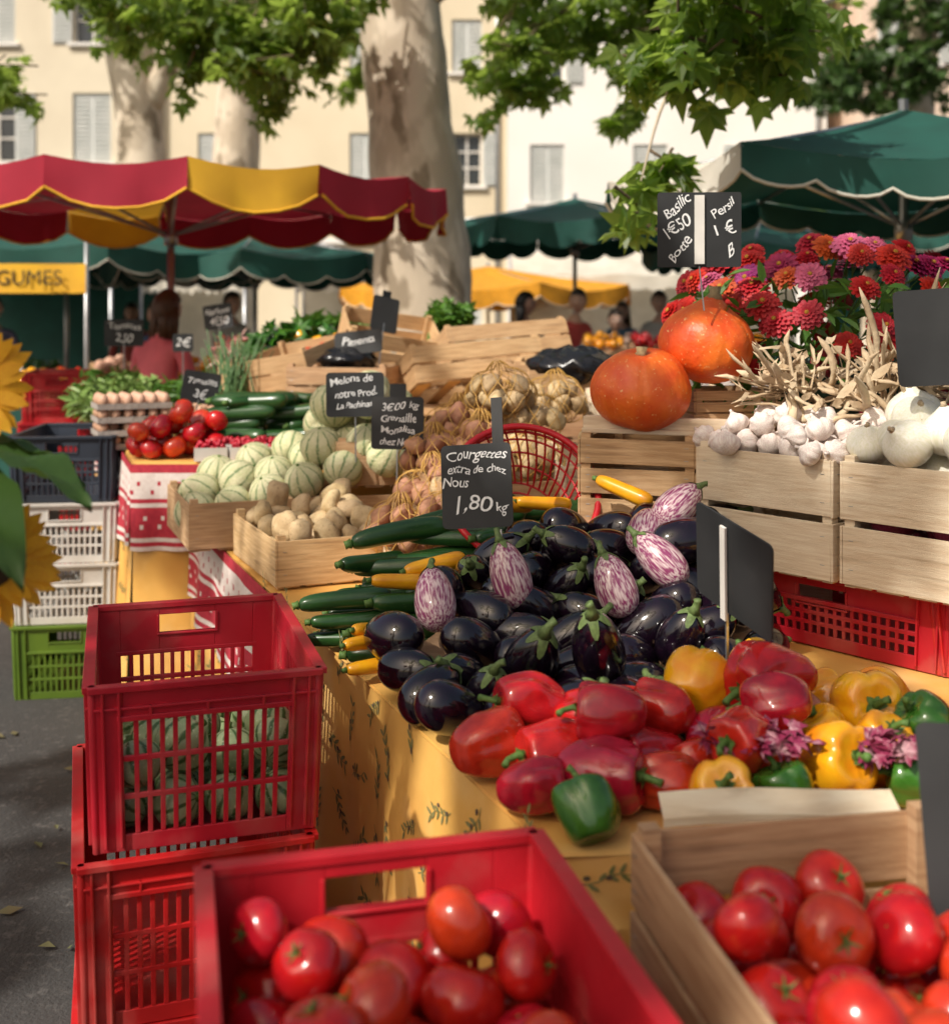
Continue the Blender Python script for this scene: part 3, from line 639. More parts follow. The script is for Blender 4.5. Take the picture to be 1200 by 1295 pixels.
slate(.21,.19,(.465,2.13,1.095),(rad(12),rad(14),rad(-62)),[],[(-.02,.08,-.02,-.11,.014,2,-.007),(-.02,-.10,-.02,-.26,.004,3,0)])
slate(.22,.20,(.985,2.45,1.51),(0,rad(-4),rad(-12)),[],[(0,-.1,0,-.3,.005,3,0)])
slate(.20,.24,(.645,1.43,.93),(rad(-8),rad(-6),rad(-30)),[('5',-.05,.05,.06,0)],[(-.03,-.11,-.03,-.22,.012,2,-.006)])
slate(.10,.09,(-1.45,5.9,1.42),(0,0,.2),[('2€',0,0,.06,0)],[(0,-.04,0,-.3,.005,3,0)]); slate(.16,.13,(-1.34,6.2,1.55),(0,rad(-8),-.2),[('Haricots',0,.028,.042,0),('4€50',0,-.026,.050,0)],[(0,-.04,0,-.4,.005,3,0)])
slate(.22,.15,(-1.95,6.6,1.46),(0,0,0),[('Tomates',0,.034,.055,0),('2,50',0,-.03,.06,0)],[(0,-.04,0,-.4,.005,3,0)])
slate(.13,.16,(-.40,5.3,1.56),(rad(-10),rad(12),.5),[],[(0,.05,0,.11,.04,1,.004),(0,-.04,0,-.3,.005,3,0)]); slate(.22,.10,(-.5,5.1,1.44),(rad(-8),rad(-6),-.3),[('Piments',0,0,.05,0)],[(0,-.04,0,-.2,.005,3,0)])
slate(.15,.13,(-1.12,4.85,1.26),(0,rad(10),.4),[('Tomates',0,.026,.036,0),('3€',0,-.025,.05,0)],[(0,-.05,0,-.2,.005,3,0)])

# ------------------------------------------------------------------ middle: potatoes, melons, nets
Pc=wood_crate(wood,.39,.52,.135,1); pc=put(Pc,'wooden_crate',-.47,3.55,.803,24,.001)
e=fill('potato_pile',POT,pc,.17,.23,.03,62,(.032,.042),1.5,.3,(1.25,1,1))
Mc=wood_crate(wood,.42,.50,.155,1); m1=put(Mc,'wooden_crate',-.80,4.05,.803,22,.001); m2=put(Mc,'wooden_crate',-.36,4.18,.803,12,.001)
put(Mc,'wooden_crate',-.30,4.20,.98,12,.001)
mfl=lambda x,y:.83+np.clip((y-3.85)*.36+(x+.8)*.36,0,.34)
mp=[(x,y,1.0+R(0,.3)) for x,y in ((-.92,3.97),(-.80,3.95),(-.68,3.95),(-.96,4.1),(-.83,4.1),(-.70,4.08),(-.56,3.95),(-.45,3.93),(-.33,3.95),(-.58,4.08),(-.45,4.07),(-.33,4.08),(-.65,4.22),(-.52,4.2),(-.40,4.22),(-.78,4.22),(-.92,4.22),(-.3,4.22),(-.55,4.33),(-.42,4.33))]
mp+=[(-.52,4.02,1.3),(-.40,4.1,1.35),(-.46,4.2,1.4),(-.34,4.2,1.45),(-.34,3.98,1.3),(-.36,4.08,1.5)]
mr=[R(.064,.078) for _ in mp]
def mcl(P,r): P[:,1]=np.clip(P[:,1],3.88,4.36); P[:,0]=np.clip(P[:,0],-.95,-.28); return P
Qm=settle(mp,mr,mfl,mcl,140)
for p,q in zip(Qm,mr): inst('melon',random.choice(MEL),tuple(p),(R(-.9,.9),R(-.9,.9),R(-3,3)),q)
nw=wood_crate(wood_pale,.34,.5,.10,1)
n1=put(nw,'wooden_crate',-.10,3.42,.803,18,.001)
for (x,y,z) in((.0,3.5,.803),(.0,3.5,.95),(.12,3.9,.803),(.12,3.9,1.03)): put(Pc if z<1 else nw,'wooden_crate',x+.03,y+.1,z,16,.001)
def net_bag(loc,sx,sy,sz,meshes,n,r0,mat=net_m):
    e=empty('net_bag_of_potatoes',loc,R(-1,1)); P=[]
    for i in range(n):
        while True:
            v=Vector((R(-1,1),R(-1,1),R(-1,1)))
            if v.length<1: break
        P.append((v.x*(sx-r0),v.y*(sy-r0),v.z*(sz-r0)+sz))
    P=settle(P,[r0]*n,lambda x,y:x*0,lambda P,r:np.stack([np.clip(P[:,0],-sx+r0,sx-r0),np.clip(P[:,1],-sy+r0,sy-r0),P[:,2]],1),60)
    for p in P: inst('potato',random.choice(meshes),tuple(p),rrot(),(r0*1.15,r0,r0),0,e)
    c=P.mean(0); D=P-c
    def hull(d):
        d=np.array(d); return float(np.max(D@d+r0*1.04))
    mb=MB(); H=10
    def pt(th,ph):
        d=(math.sin(th)*math.cos(ph),math.sin(th)*math.sin(ph),math.cos(th)); h=hull(d)*.97
        if th<.45: h=h+(.45-th)*.10
        return (c[0]+d[0]*h,c[1]+d[1]*h,c[2]+d[2]*h)
    for s in(-1,1):
        for i in range(H):
            mb.tube([pt(.10+(pi-.15)*k/26,2*pi*i/H+s*1.9*k/26) for k in range(27)],.0014,0,4,False)
    mb.obj('net',[mat],parent=e)
    return e
for i,(x,y,z,mm) in enumerate(((-.20,3.36,.90,RPO),(-.06,3.30,.94,RPO),(-.14,3.50,1.00,RPO),(-.02,3.44,1.03,POT),(.16,3.55,1.08,POT),(.02,3.62,1.12,RPO),(.10,3.85,1.20,RPO),(.26,3.92,1.23,POT),(-.05,3.78,1.16,RPO),(.18,3.74,1.20,POT),(.07,3.7,1.26,POT),(-.12,3.62,1.08,RPO))):
    net_bag((x,y,z),.10,.085,.07,mm,11,.032)
net_bag((.40,3.52,1.12),.08,.07,.08,POT,10,.03); put(wA,'wooden_crate',.42,3.6,.803,10,.001); put(wA,'wooden_crate',.40,3.75,.803,5,.001)
put(nw,'wooden_crate',.40,3.55,1.03,5,.001)
mb=MB()
bz1=.17
def ring(r,z,w): mb.tube([(r*math.cos(2*pi*k/48),r*math.sin(2*pi*k/48),z) for k in range(49)],w,0,8,False)
rp=lambda t:.115+.075*t**.7
ring(rp(1),bz1,.009); ring(rp(1)-.004,bz1-.02,.004)
for t in(0,.25,.5,.75): ring(rp(t),bz1*t,.003)
for k in range(44):
    a=2*pi*k/44; mb.tube([(rp(t)*math.cos(a+.25*t),rp(t)*math.sin(a+.25*t),bz1*t) for t in(0,.3,.6,.8,1)],.0032,0,5,False)
for k in range(12):
    a=2*pi*k/12; mb.tube([(0,0,0),(.115*math.cos(a),.115*math.sin(a),0)],.003,0,5)
ring(.05,0,.003); ring(.085,0,.003)
mb.obj('red_plastic_basket',[M('bright_red_plastic',(.60,.012,.02),rough=.3)],(.11,3.12,1.01),(rad(54),rad(-4),.15))
put(wA,'wooden_crate',.10,3.24,.803,8,.001)

# ------------------------------------------------------------------ far part of the stall (z 1.0)
ec=empty('tomato_pile',(-1.17,4.66,1.005),.3)
PP=[(R(-.15,.15),R(-.12,.12),R(.03,.25)) for _ in range(20)]; rr_=[R(.042,.052) for _ in PP]
for p,q in zip(settle(PP,rr_,lambda x,y:x*0,boxclamp(.19,.14),160),rr_): inst('tomato',random.choice(TOM),tuple(p),(R(-.8,.8),R(-.8,.8),R(0,6)),q,0,ec)
for i in range(34): inst('courgette',random.choice(CO),(-.76+R(-.24,.24),4.85+R(-.14,.15),1.03+.045*(i//7)),(R(0,6),R(-.1,.1),R(-.5,.7)),R(.13,.17))
def punnet(x,y,z,rz):
    mb=MB()
    for s in(-1,1): mb.box((s*.06,0,.025),(.003,.09,.05),0); mb.box((0,s*.045,.025),(.12,.003,.05),0)
    mb.box((0,0,.002),(.12,.09,.003))
    for i in range(60):
        px,py,pz=R(-.052,.052),R(-.038,.038),R(.035,.07); k=.009
        mb.surf(8,6,lambda t,ph:(px+k*math.sin(pi*t)*math.cos(ph),py+k*math.sin(pi*t)*math.sin(ph),pz+k*math.cos(pi*t)),1)
    mb.obj('raspberry_punnet',[wht_pl,berry_m],(x,y,z),(0,0,rz))
for x,y in((-.99,4.47),(-.86,4.49),(-.73,4.51),(-.92,4.59),(-.79,4.61)): punnet(x,y,1.01,.15)
def egg_stack(x,y,rz,n):
    e=empty('egg_tray_stack',(x,y,1.004),rz); mb=MB()
    for k in range(n):
        z0=k*.055
        mb.grid(36,24,lambda u,v:(-.15+.3*u,-.10+.2*v,z0+.012+.012*math.cos(u*12*pi)*math.cos(v*8*pi)))
        mb.grid(2,2,lambda u,v:(-.15+.3*u,-.10,z0+.0+.024*v)); mb.grid(2,2,lambda u,v:(-.15,-.1+.2*u,z0+.024*v))
        for i in range(6):
            for j in range(4):
                if R(0,1)<.15: continue
                ex,ey=-.125+.05*i,-.075+.05*j
                mb.surf(10,8,lambda t,ph:(ex+.021*math.sin(pi*t)*math.cos(ph),ey+.021*math.sin(pi*t)*math.sin(ph),z0+.034+(.027+.003*math.cos(pi*t))*math.cos(pi*t)),1)
    mb.obj('trays',[tray_m,egg_m],parent=e)
egg_stack(-1.44,4.98,.45,4); egg_stack(-1.08,5.06,.0,3)
clump('bean_heap',(-1.75,6.0,1.12),(.28,.3,.13),900,(.05,.10),M('bean_green',(.22,.34,.09),(.14,.23,.05),.5,ns=6))
clump('salad_greens',(-2.0,6.55,1.12),(.22,.3,.15),500,(.05,.09))
clump('salad_greens',(-1.45,6.2,1.10),(.22,.3,.12),500,(.05,.09))
clump('salad_greens',(-1.35,5.5,1.14),(.20,.16,.12),500,(.05,.09))
mb=MB()
for i in range(60):
    x=-1.07+R(-.06,.06); y=5.3+R(-.06,.06); mb.tube([(x,y,1.0),(x+R(-.05,.05),y+R(-.05,.05),1.2),(x+R(-.12,.12),y+R(-.1,.1),R(1.38,1.5))],[.008,.005,.002],0,5)
mb.obj('chive_bunch',[M('leek_green',(.06,.14,.05),(.10,.2,.06),.5)])
clump('radish_heap',(-1.2,6.1,1.35),(.15,.15,.1),250,(.05,.08),M('pale_root',(.6,.5,.4),(.6,.2,.2),.6,ns=5))
T3=[(-1.0,5.05),(.75,5.05),(.75,6.6),(-1.0,6.6)]
table('trestle_table',T3,1.16)
big=wood_crate(wood,.62,.36,.17,2); c4=wood_crate(wood,.44,.34,.17,2)
def tilt(me,x,y,z,rz,rx,ry=0): return inst('wooden_crate',me,(x,y,z),(rad(rx),rad(ry),rad(rz)),1,.001)
tilt(big,-.02,5.25,1.22,24,-22,-4); tilt(big,.12,5.6,1.30,24,-22,-4)
tilt(c4,-.55,5.15,1.17,-12,0); tilt(c4,-.78,5.35,1.25,-35,14,-8); tilt(c4,-.42,5.62,1.36,15,20,8); tilt(c4,-.6,5.6,1.17,5,0); tilt(c4,.40,5.2,1.17,60,10)
tilt(c4,-.7,6.0,1.17,5,0); tilt(c4,-.2,6.0,1.17,5,0);tilt(c4,-.95,5.7,1.17,-30,0)
clump('green_pepper_heap',(-.85,5.9,1.42),(.28,.2,.09),260,(.06,.10),pep_g,'plane'); clump('lettuce',(-.12,5.85,1.54),(.10,.11,.09),320,(.05,.09),grn_l,'plane')
clump('lettuce',(-.75,6.2,1.44),(.3,.12,.12),400,(.06,.10),grn_l,'plane')
e=empty('chilli_heap',(-.62,5.5,1.37))
for i in range(30): inst('chilli',random.choice(PR),(R(-.13,.13),R(-.1,.1),R(0,.05)),rrot(),(.018,.018,.03),0,e)
e=empty('lemon_heap',(-.72,5.75,1.40))
for i in range(14): inst('lemon',random.choice(PY),(R(-.15,.15),R(-.1,.1),R(0,.05)),rrot(),.035,0,e)
mb=MB(); mb.surf(30,18,lambda t,ph:((.17+.05*nv((math.cos(ph)*2,math.sin(ph)*2,t*6)))*math.sin(pi*t)*math.cos(ph),(.14+.05*nv((math.cos(ph)*3,math.sin(ph)*3,t*6+9)))*math.sin(pi*t)*math.sin(ph),.075*math.cos(pi*t)+.03*nv((math.cos(ph)*4,math.sin(ph)*4,t*7))))
mb.obj('black_plastic_bag',[blackbag],(.38,4.5,1.36)); inst('black_plastic_bag',bpy.data.objects['black_plastic_bag'].data,(-.55,5.15,1.36),(0,0,1),.8)
put(big,'wooden_crate',.45,4.6,1.01,15,.001); put(big,'wooden_crate',.45,4.6,1.17,15,.001); put(big,'wooden_crate',.45,4.95,1.19,5,.001)
put(nw,'wooden_crate',.62,4.1,1.2,-25,.001); put(wA,'wooden_crate',.62,4.1,.803,-5,.001); put(wA,'wooden_crate',.62,4.1,1.0,-5,.001)

# ------------------------------------------------------------------ sunflowers at the left edge
sf=empty('sunflower_bunch',(0,0,0))
pet=M('sunflower_petal',(.84,.46,.01),(.76,.34,.01),.6,ns=30,trans=.3); disc=M('sunflower_disc',(.08,.04,.015),(.03,.02,.01),.9,ns=60)
def sunflower(c,d,r):
    mb=MB()
    for i in range(34):
        a=2*pi*i/34+R(-.08,.08); L=R(.85,1.1); c_,s_=math.cos(a),math.sin(a); w=.12
        pts=[]
        for t,ww in((.4,.5),(.6,1),(.85,.8),(1.,.05)):
            h=R(-.03,.05)+.15*(t-.4)*(i%3-1); pts+=[(c_*t*L-s_*w*ww,s_*t*L+c_*w*ww,h),(c_*t*L+s_*w*ww,s_*t*L-c_*w*ww,h)]
        mb.add(pts,[(2*k,2*k+1,2*k+3,2*k+2) for k in range(3)],0,True)
    mb.surf(20,10,lambda t,ph:(.42*math.sin(pi*t)*math.cos(ph),.42*math.sin(pi*t)*math.sin(ph),.1*math.cos(pi*t)+.02),1)
    inst('flower',mb.mesh('sunflower',[pet,disc,green_st]),c,Vector(d).to_track_quat('Z','Y').to_euler(),r,0,sf)
sunflower((-.690,1.62,1.455),(.35,-1,.2),.085); sunflower((-.655,1.60,1.22),(.5,-1,.5),.09); sunflower((-.83,1.7,1.35),(-.3,-.8,.3),.09)
mb=MB()
for (x,y,z) in((-.690,1.65,1.44),(-.655,1.63,1.20),(-.83,1.72,1.33),(-.66,1.6,1.36)): mb.tube([(-.78,1.7,.35),(-.77,1.7,.9),(x,y,z)],[.008,.008,.007],0,6)
def bigleaf(b,d,L,w,droop):
    b=Vector(b); d=Vector(d).normalized(); s=d.cross(Vector((0,0,1))).normalized()
    def f(u,v):
        ww=w*math.sin(pi*min(1,u*.93+.07))**.8*(1.25-.5*u); p=b+d*L*u+s*(v-.5)*2*ww; p.z+=-droop*u*u*L+.12*abs(v-.5)*ww*4+.008*math.sin(u*14+v*5); return p
    mb.grid(14,6,f)
bigleaf((-.66,1.62,1.365),(1,-.25,-.1),.155,.05,.35); bigleaf((-.72,1.6,1.36),(.9,-.6,-.35),.19,.055,.5); bigleaf((-.7,1.64,1.38),(.8,.5,-.1),.16,.05,.4); bigleaf((-.74,1.6,1.30),(.6,-.6,-.2),.16,.05,.4)
mb.obj('stems_and_leaves',[leaf_d],parent=sf)
mb=MB(); mb.tube([(-.8,1.7,0),(-.8,1.7,.05),(-.8,1.7,.45)],[.11,.12,.15],0,24); mb.obj('bucket',[blk_pl],parent=sf)

# ------------------------------------------------------------------ parasols
def parasol(name,c,Rr,n,ze,za,val,colf,a0,mats,trim=None,sc_n=3,pole=True,basez=0,rib_m=None,sy=1.):
    mb=MB(); cx,cy=c; K=len(mats)
    V=[(cx+Rr*math.cos(a0+2*pi*i/n),cy+Rr*sy*math.sin(a0+2*pi*i/n)) for i in range(n)]
    for i in range(n):
        p,q=V[i],V[(i+1)%n]; m=colf(i)
        def f(u,v):
            ex=p[0]+(q[0]-p[0])*v; ey=p[1]+(q[1]-p[1])*v; sag=.05*math.sin(pi*v)*u*Rr*(8/n)+.03*math.sin(pi*u)
            return (cx+(ex-cx)*u,cy+(ey-cy)*u,za+(ze-za)*u-sag)
        mb.grid(8,6,f,m)
        nxo,nyo=((p[0]+q[0])/2-cx,(p[1]+q[1])/2-cy); l=math.hypot(nxo,nyo); nxo/=l; nyo/=l
        def g(u,v):
            ex=p[0]+(q[0]-p[0])*u; ey=p[1]+(q[1]-p[1])*u; sag=.05*math.sin(pi*u)*Rr*(8/n)
            dp=val*(.72+.28*abs(math.sin(pi*u*sc_n))**.6); o=.025*v*math.sin(u*11+i)+.004
            return (ex+nxo*o,ey+nyo*o,ze-sag-dp*v)
        mb.grid(6*sc_n,4,g,m)
        if trim is not None: mb.tube([g(k/(6*sc_n),1.0) for k in range(6*sc_n+1)],.008,trim,5,False)
        if n<=8 or i%2==0:
            mb.tube([(cx,cy,za-.03),(cx+(p[0]-cx)*.5,cy+(p[1]-cy)*.5,(za+ze)/2-.03),(p[0],p[1],ze-.02)],.011,K,6)
            mb.tube([(cx,cy,ze-.28),(cx+(p[0]-cx)*.55,cy+(p[1]-cy)*.55,za+(ze-za)*.55-.035)],.009,K,6)
    if pole:
        mb.tube([(cx,cy,basez),(cx,cy,za+.05)],.024,K,12); mb.tube([(cx,cy,ze-.34),(cx,cy,ze-.24)],.045,K,12); mb.box((cx,cy,.04),(.45,.45,.08),K)
    return mb.obj(name,mats+[rib_m or steel])
parasol('market_parasol',(-1.92,7.5),1.75,16,2.34,2.44,.22,lambda i:1 if i in(0,8) else 0,rad(-73),[umb_r,umb_y],1,1)
parasol('market_parasol',(2.17,6.0),1.5,6,2.28,2.60,.16,lambda i:1 if i==5 else 0,rad(225),[umb_g,umb_w],1,5)  # one green gore coloured cream to paint in its back-lit brightness
parasol('market_parasol',(1.1,13),1.6,8,2.55,2.85,.25,lambda i:0,.2,[umb_g,umb_w],None,3)
parasol('market_parasol',(2.9,12),1.2,8,2.25,2.6,.2,lambda i:0,.5,[umb_g,umb_w],None,3)
parasol('market_parasol',(-4.3,12.5),2.1,8,2.25,2.6,.25,lambda i:0,.5,[umb_g,umb_w],1,3)
parasol('market_parasol',(-2.4,13.0),1.7,8,2.2,2.5,.25,lambda i:0,.1,[umb_g,umb_w],1,3)
parasol('market_parasol',(4.6,13.5),1.8,8,2.5,2.9,.25,lambda i:0,.1,[umb_g,umb_w],1,3)
parasol('market_parasol',(.2,17.5),2.2,8,2.0,2.3,.25,lambda i:0,.3,[orange_m,umb_w],1,3)

def stall(x,y,w,cloth,prod,z=.85):
    mb=MB(); mb.grid(20,6,lambda u,v:(x-w/2+w*u,y-.4-.03*math.sin(u*40)*v,z-v*.75)); mb.box((x,y,z-.02),(w,.78,.03),0)
    for s in(-1,1):
        for t in(-1,1): mb.tube([(x+s*(w/2-.05),y+t*.35,0),(x+s*(w/2-.05),y+t*.35,z)],.02,1)
    n=int(w/.45)
    for i in range(n):
        cx=x-w/2+(i+.5)*w/n; mb.box((cx,y-.12,z+.07),(.40,.5,.10),2,(rad(12),0,0))
        for k in range(26):
            px,py=cx+R(-.17,.17),y-.12+R(-.2,.2); pz=z+.15+(py-y+.12)*.2+R(0,.04); r=R(.03,.05); m=3+(i%3)
            mb.surf(8,6,lambda t,ph:(px+r*math.sin(pi*t)*math.cos(ph),py+r*math.sin(pi*t)*math.sin(ph),pz+r*math.cos(pi*t)),m)
    mb.obj('market_stall',[cloth,steel,wood]+prod)
stall(-3.6,10.5,3.2,cloth_w,[tomato_m,pep_g,wht_pl]); stall(-2.2,9.2,1.6,cloth_w,[egg_m,pep_y,tomato_m],1.0); stall(1.8,14,4,umb_w,[pep_y,wht_pl,grn_l])
stall(5.2,12.5,3,cloth_r,[pep_g,tomato_m,pep_y]); stall(-6.5,13,4,cloth_y,[pep_r,pep_g,pep_y]); stall(.2,12.6,2.6,cloth_y,[grn_l,tomato_m,pep_y],.95)
stall(-3.3,8.3,1.3,umb_g,[tomato_m,pep_y,grn_l],.95); stall(-1.3,11.2,1.6,umb_g,[wht_pl,pep_y,tomato_m],1.15); stall(1.9,11.3,1.8,cloth_w,[pep_y,tomato_m,grn_l],1.15)
def awning(name,x0,x1,y,zf,zb,dep,mat):
    mb=MB(); mb.grid(20,8,lambda u,v:(x0+(x1-x0)*u,y+dep*v,zf+(zb-zf)*v-.05*math.sin(pi*v)-.02*math.sin(u*30))); mb.grid(40,3,lambda u,v:(x0+(x1-x0)*u,y-.01-.02*v*math.sin(u*50),zf-.02*math.sin(u*30)-v*(.22+.03*math.sin(u*80))))
    for x in(x0,x1):
        for yy,zz in((y,zf),(y+dep,zb)): mb.tube([(x,yy,0),(x,yy,zz)],.025,1)
    mb.grid(10,6,lambda u,v:(x0+(x1-x0)*u,y+dep+.02*math.sin(u*20),zb-v*(zb-.1)),0)
    mb.obj(name,[mat,steel])
awning('market_awning',.6,5.2,18.5,2.2,2.6,.8,umb_w); awning('market_awning',-7.5,-4.6,15,2.2,2.5,2.2,umb_g); awning('market_awning',5.8,9.5,17,2.3,2.7,2.2,umb_g)
awning('market_awning',-3,-.9,20,2.2,2.6,.8,umb_w); awning('market_awning',-4.5,-3.1,16,2.1,2.4,.8,umb_w)
for (x,y,n) in((-3.0,9.9,5),(-2.55,10.2,4),(-4.6,10.2,5),(1.75,13.2,4),(2.35,13.3,6),(-1.9,9.9,4),(3.3,12.6,5),(3.75,12.7,4),(-3.9,9.3,4)):
    for k in range(n): put(random.choice((wA,c4,C_red_low)),'stacked_crate',x+R(-.03,.03),y+R(-.03,.03),.003+k*.235,R(-15,15),.001)
mb=MB(); mb.grid(12,3,lambda u,v:(-4.5+1.35*u,9.6+.02*math.sin(u*9),1.98-.24*v))
for x in(-4.5,-3.15): mb.tube([(x,9.63,0),(x,9.63,2.3)],.02,1)
bn=mb.obj('market_banner',[umb_y,steel])
def text3(txt,s,loc,rot,mat,parent):
    cu=bpy.data.curves.new('t','FONT'); cu.body=txt; cu.size=s; cu.align_x='CENTER'; cu.align_y='CENTER'
    t=bpy.data.objects.new('tmp',cu); link(t); bpy.context.view_layer.update(); me=bpy.data.meshes.new_from_object(t.evaluated_get(bpy.context.evaluated_depsgraph_get())); bpy.data.objects.remove(t)
    me.materials.clear(); me.materials.append(mat); inst('lettering',me,loc,rot,1,0,parent)
text3('LEGUMES',.17,(-3.68,9.57,1.86),(pi/2,0,0),blackp,bn)

# ------------------------------------------------------------------ trees
def tree(name,trunk,rads,branches,blobs,leafmat=leaf_m,lsize=(.12,.19),bark=bark_m,per=13,tw=.34):
    e=empty(name,(0,0,0)); mb=MB()
    def smooth(pts,rs,k=5):
        P=[];Q=[]
        for i in range(len(pts)-1):
            for t in range(k): P.append(Vector(pts[i]).lerp(Vector(pts[i+1]),t/k)); Q.append(rs[i]+(rs[i+1]-rs[i])*t/k)
        P.append(Vector(pts[-1])); Q.append(rs[-1])
        for _ in range(3): P=[P[0]]+[(P[i-1]+P[i]*2+P[i+1])/4 for i in range(1,len(P)-1)]+[P[-1]]
        return P,Q
    P,Q=smooth(trunk,rads,7); s0=len(mb.v); mb.tube(P,Q,0,20)
    for i in range(s0,len(mb.v)):
        v=Vector(mb.v[i]); k=.05*nv(v,1.6)+.02*nv(v,5); c=min(P,key=lambda p:abs(p.z-v.z)); d=(v-c); mb.v[i]=tuple(v+d*k*2.2)
    for pts,rs in branches:
        P,Q=smooth(pts,rs); mb.tube(P,Q,0,10)
    pos=[]; sz=[]
    for c,rd,nt in blobs:
        c=Vector(c)
        for _ in range(nt):
            while True:
                v=Vector((R(-1,1),R(-1,1),R(-1,1)))
                if v.length<1: break
            p=c+Vector((v.x*rd[0],v.y*rd[1],v.z*rd[2])); d=Vector((R(-1,1),R(-1,1),R(-.9,.2))).normalized()*tw*R(.6,1.3)
            mb.tube([p-d*.8,p,p+d],[.008,.006,.002],1,4,False)
            for k in range(per):
                t=R(-.5,1.05); q=p+d*t+Vector((R(-.08,.08),R(-.08,.08),R(-.08,.04)))
                pos.append(tuple(q)); sz.append(R(*lsize))
    mb.obj('trunk_and_limbs',[bark,twig_m],parent=e)
    if pos: inst('foliage',leaves_mesh('foliage',pos,sz,leafmat,'plane',.6),parent=e)
    return e
tree('added_shade_tree',[(-.36,10.5,-.1),(-.42,10.5,.6),(-.47,10.5,1.9),(-.50,10.5,2.7),(-.62,10.5,3.6),(-.68,10.5,4.6),(-.5,10.4,6.5)],[.62,.50,.44,.41,.37,.36,.30],
 [([(-.62,10.5,4.3),(.3,10.2,4.9),(1.5,9.6,5.0),(2.3,9,4.6)],[.18,.12,.07,.03]),([(-.68,10.5,4.5),(-1.8,10.2,5.0),(-3.0,9.8,4.9),(-3.9,9.6,4.4)],[.16,.12,.07,.03]),([(-.6,10.5,5),(-.9,9,6),(-1.2,7,6.6)],[.2,.12,.05])],
 [((-2.7,9.8,4.2),(.75,.8,.34),40),((-1.8,9.6,3.75),(.6,.6,.42),40),((-1.25,9.4,4.1),(.45,.5,.45),26),((-3.75,9.5,3.45),(.40,.4,.12),7),((.50,9.8,4.05),(.45,.6,.35),24),((.30,9.4,3.45),(.20,.4,.34),11),((1.5,9.6,4.1),(.6,.6,.28),28),((1.25,9.4,3.4),(.14,.3,.28),6),((2.3,9.4,4.2),(.5,.5,.25),18),((-1,9.5,5.8),(4,2,.8),36),((-.5,8,7),(4,3,1),34)])
tree('added_shade_tree',[(-5.1,18,-.1),(-5.05,18,2),(-5.0,18,4),(-5.35,18,6.5),(-5.6,18,8)],[.5,.40,.36,.34,.3],[([(-5,18,4.6),(-4.2,17.5,6),(-3,17,7)],[.2,.14,.06])],
 [((-6.6,17,6.8),(1.5,1,.5),30),((-3.6,17,6.4),(1.0,1,.6),30),((-7.2,16.5,5.0),(.8,.6,.3),8),((-8.8,16,6.6),(.9,1,.4),20)],lsize=(.14,.22))
tree('added_shade_tree',[(-4.55,22,-.1),(-4.5,22,2),(-4.4,22,5),(-4.3,22,8)],[.55,.45,.42,.38],[],[((-4.3,21.5,7.8),(1.6,1,.6),34),((-2.2,21,6.4),(.9,1,.8),30)],lsize=(.16,.24))
tree('added_shade_tree',[(3.7,7.2,-.1),(3.6,7.2,2),(3.4,7.1,3.0),(3.0,6.9,4.2),(2.8,6.8,5.5)],[.34,.27,.24,.22,.18],
 [([(3.3,7.1,3.3),(2.4,6.2,3.75),(1.5,5.2,3.25),(1.0,4.7,2.8),(.72,4.52,2.4),(.62,4.5,2.02)],[.08,.05,.022,.012,.007,.003]),([(3.2,7,3.6),(2.3,6.3,3.4),(1.4,5.3,2.9),(1.15,4.9,2.55)],[.06,.03,.012,.005]),([(2.9,6.8,4.8),(1.8,5.6,4.2),(.6,5,3.4)],[.08,.04,.01])],
 [((.80,4.6,2.52),(.16,.2,.16),10),((1.02,4.7,2.70),(.22,.25,.15),13),((.70,4.52,2.22),(.05,.08,.14),3),((.61,4.5,2.00),(.03,.05,.08),2),((1.28,5.0,2.84),(.24,.3,.12),11),((.90,4.6,2.88),(.3,.3,.14),12),((1.22,4.9,2.58),(.08,.15,.08),3),((2.4,6.2,3.65),(.5,.4,.22),12),((2.4,6.2,4.6),(1.0,1.0,.5),40)],lsize=(.085,.15),per=9,tw=.13)
tree('added_shade_tree',[(9.2,24,-.1),(9.1,24,3),(8.8,24,6),(9.2,24,9)],[.6,.5,.42,.3],[],[((8.2,23.5,6.4),(1.4,1,.8),80),((9.6,23.5,7.8),(1.6,1,1.0),80),((6.8,23,6.0),(.9,.8,.4),20)],leafmat=leaf_d,lsize=(.16,.26))
tree('added_shade_tree',[(6.0,18,-.1),(6.0,18,2),(6.1,18,4)],[.15,.12,.08],[],[((6.2,17.6,3.6),(1.9,.8,.9),90)],leafmat=leaf_m,lsize=(.12,.2))
tree('added_shade_tree',[(-4.6,-4.2,-.1),(-4.5,-4.1,2.5),(-4.3,-3.6,4.6),(-4.0,-3,6.5)],[.5,.4,.34,.2],[([(-4.3,-3.6,4.6),(-3.8,-2.6,5.8),(-3.1,-1.2,6.3)],[.2,.12,.05])],  # unseen tree added behind the camera; its crown dapples sun on the foreground
 [((-3.1,-1.2,6.3),(2.8,2.8,.8),120)],lsize=(.14,.22))

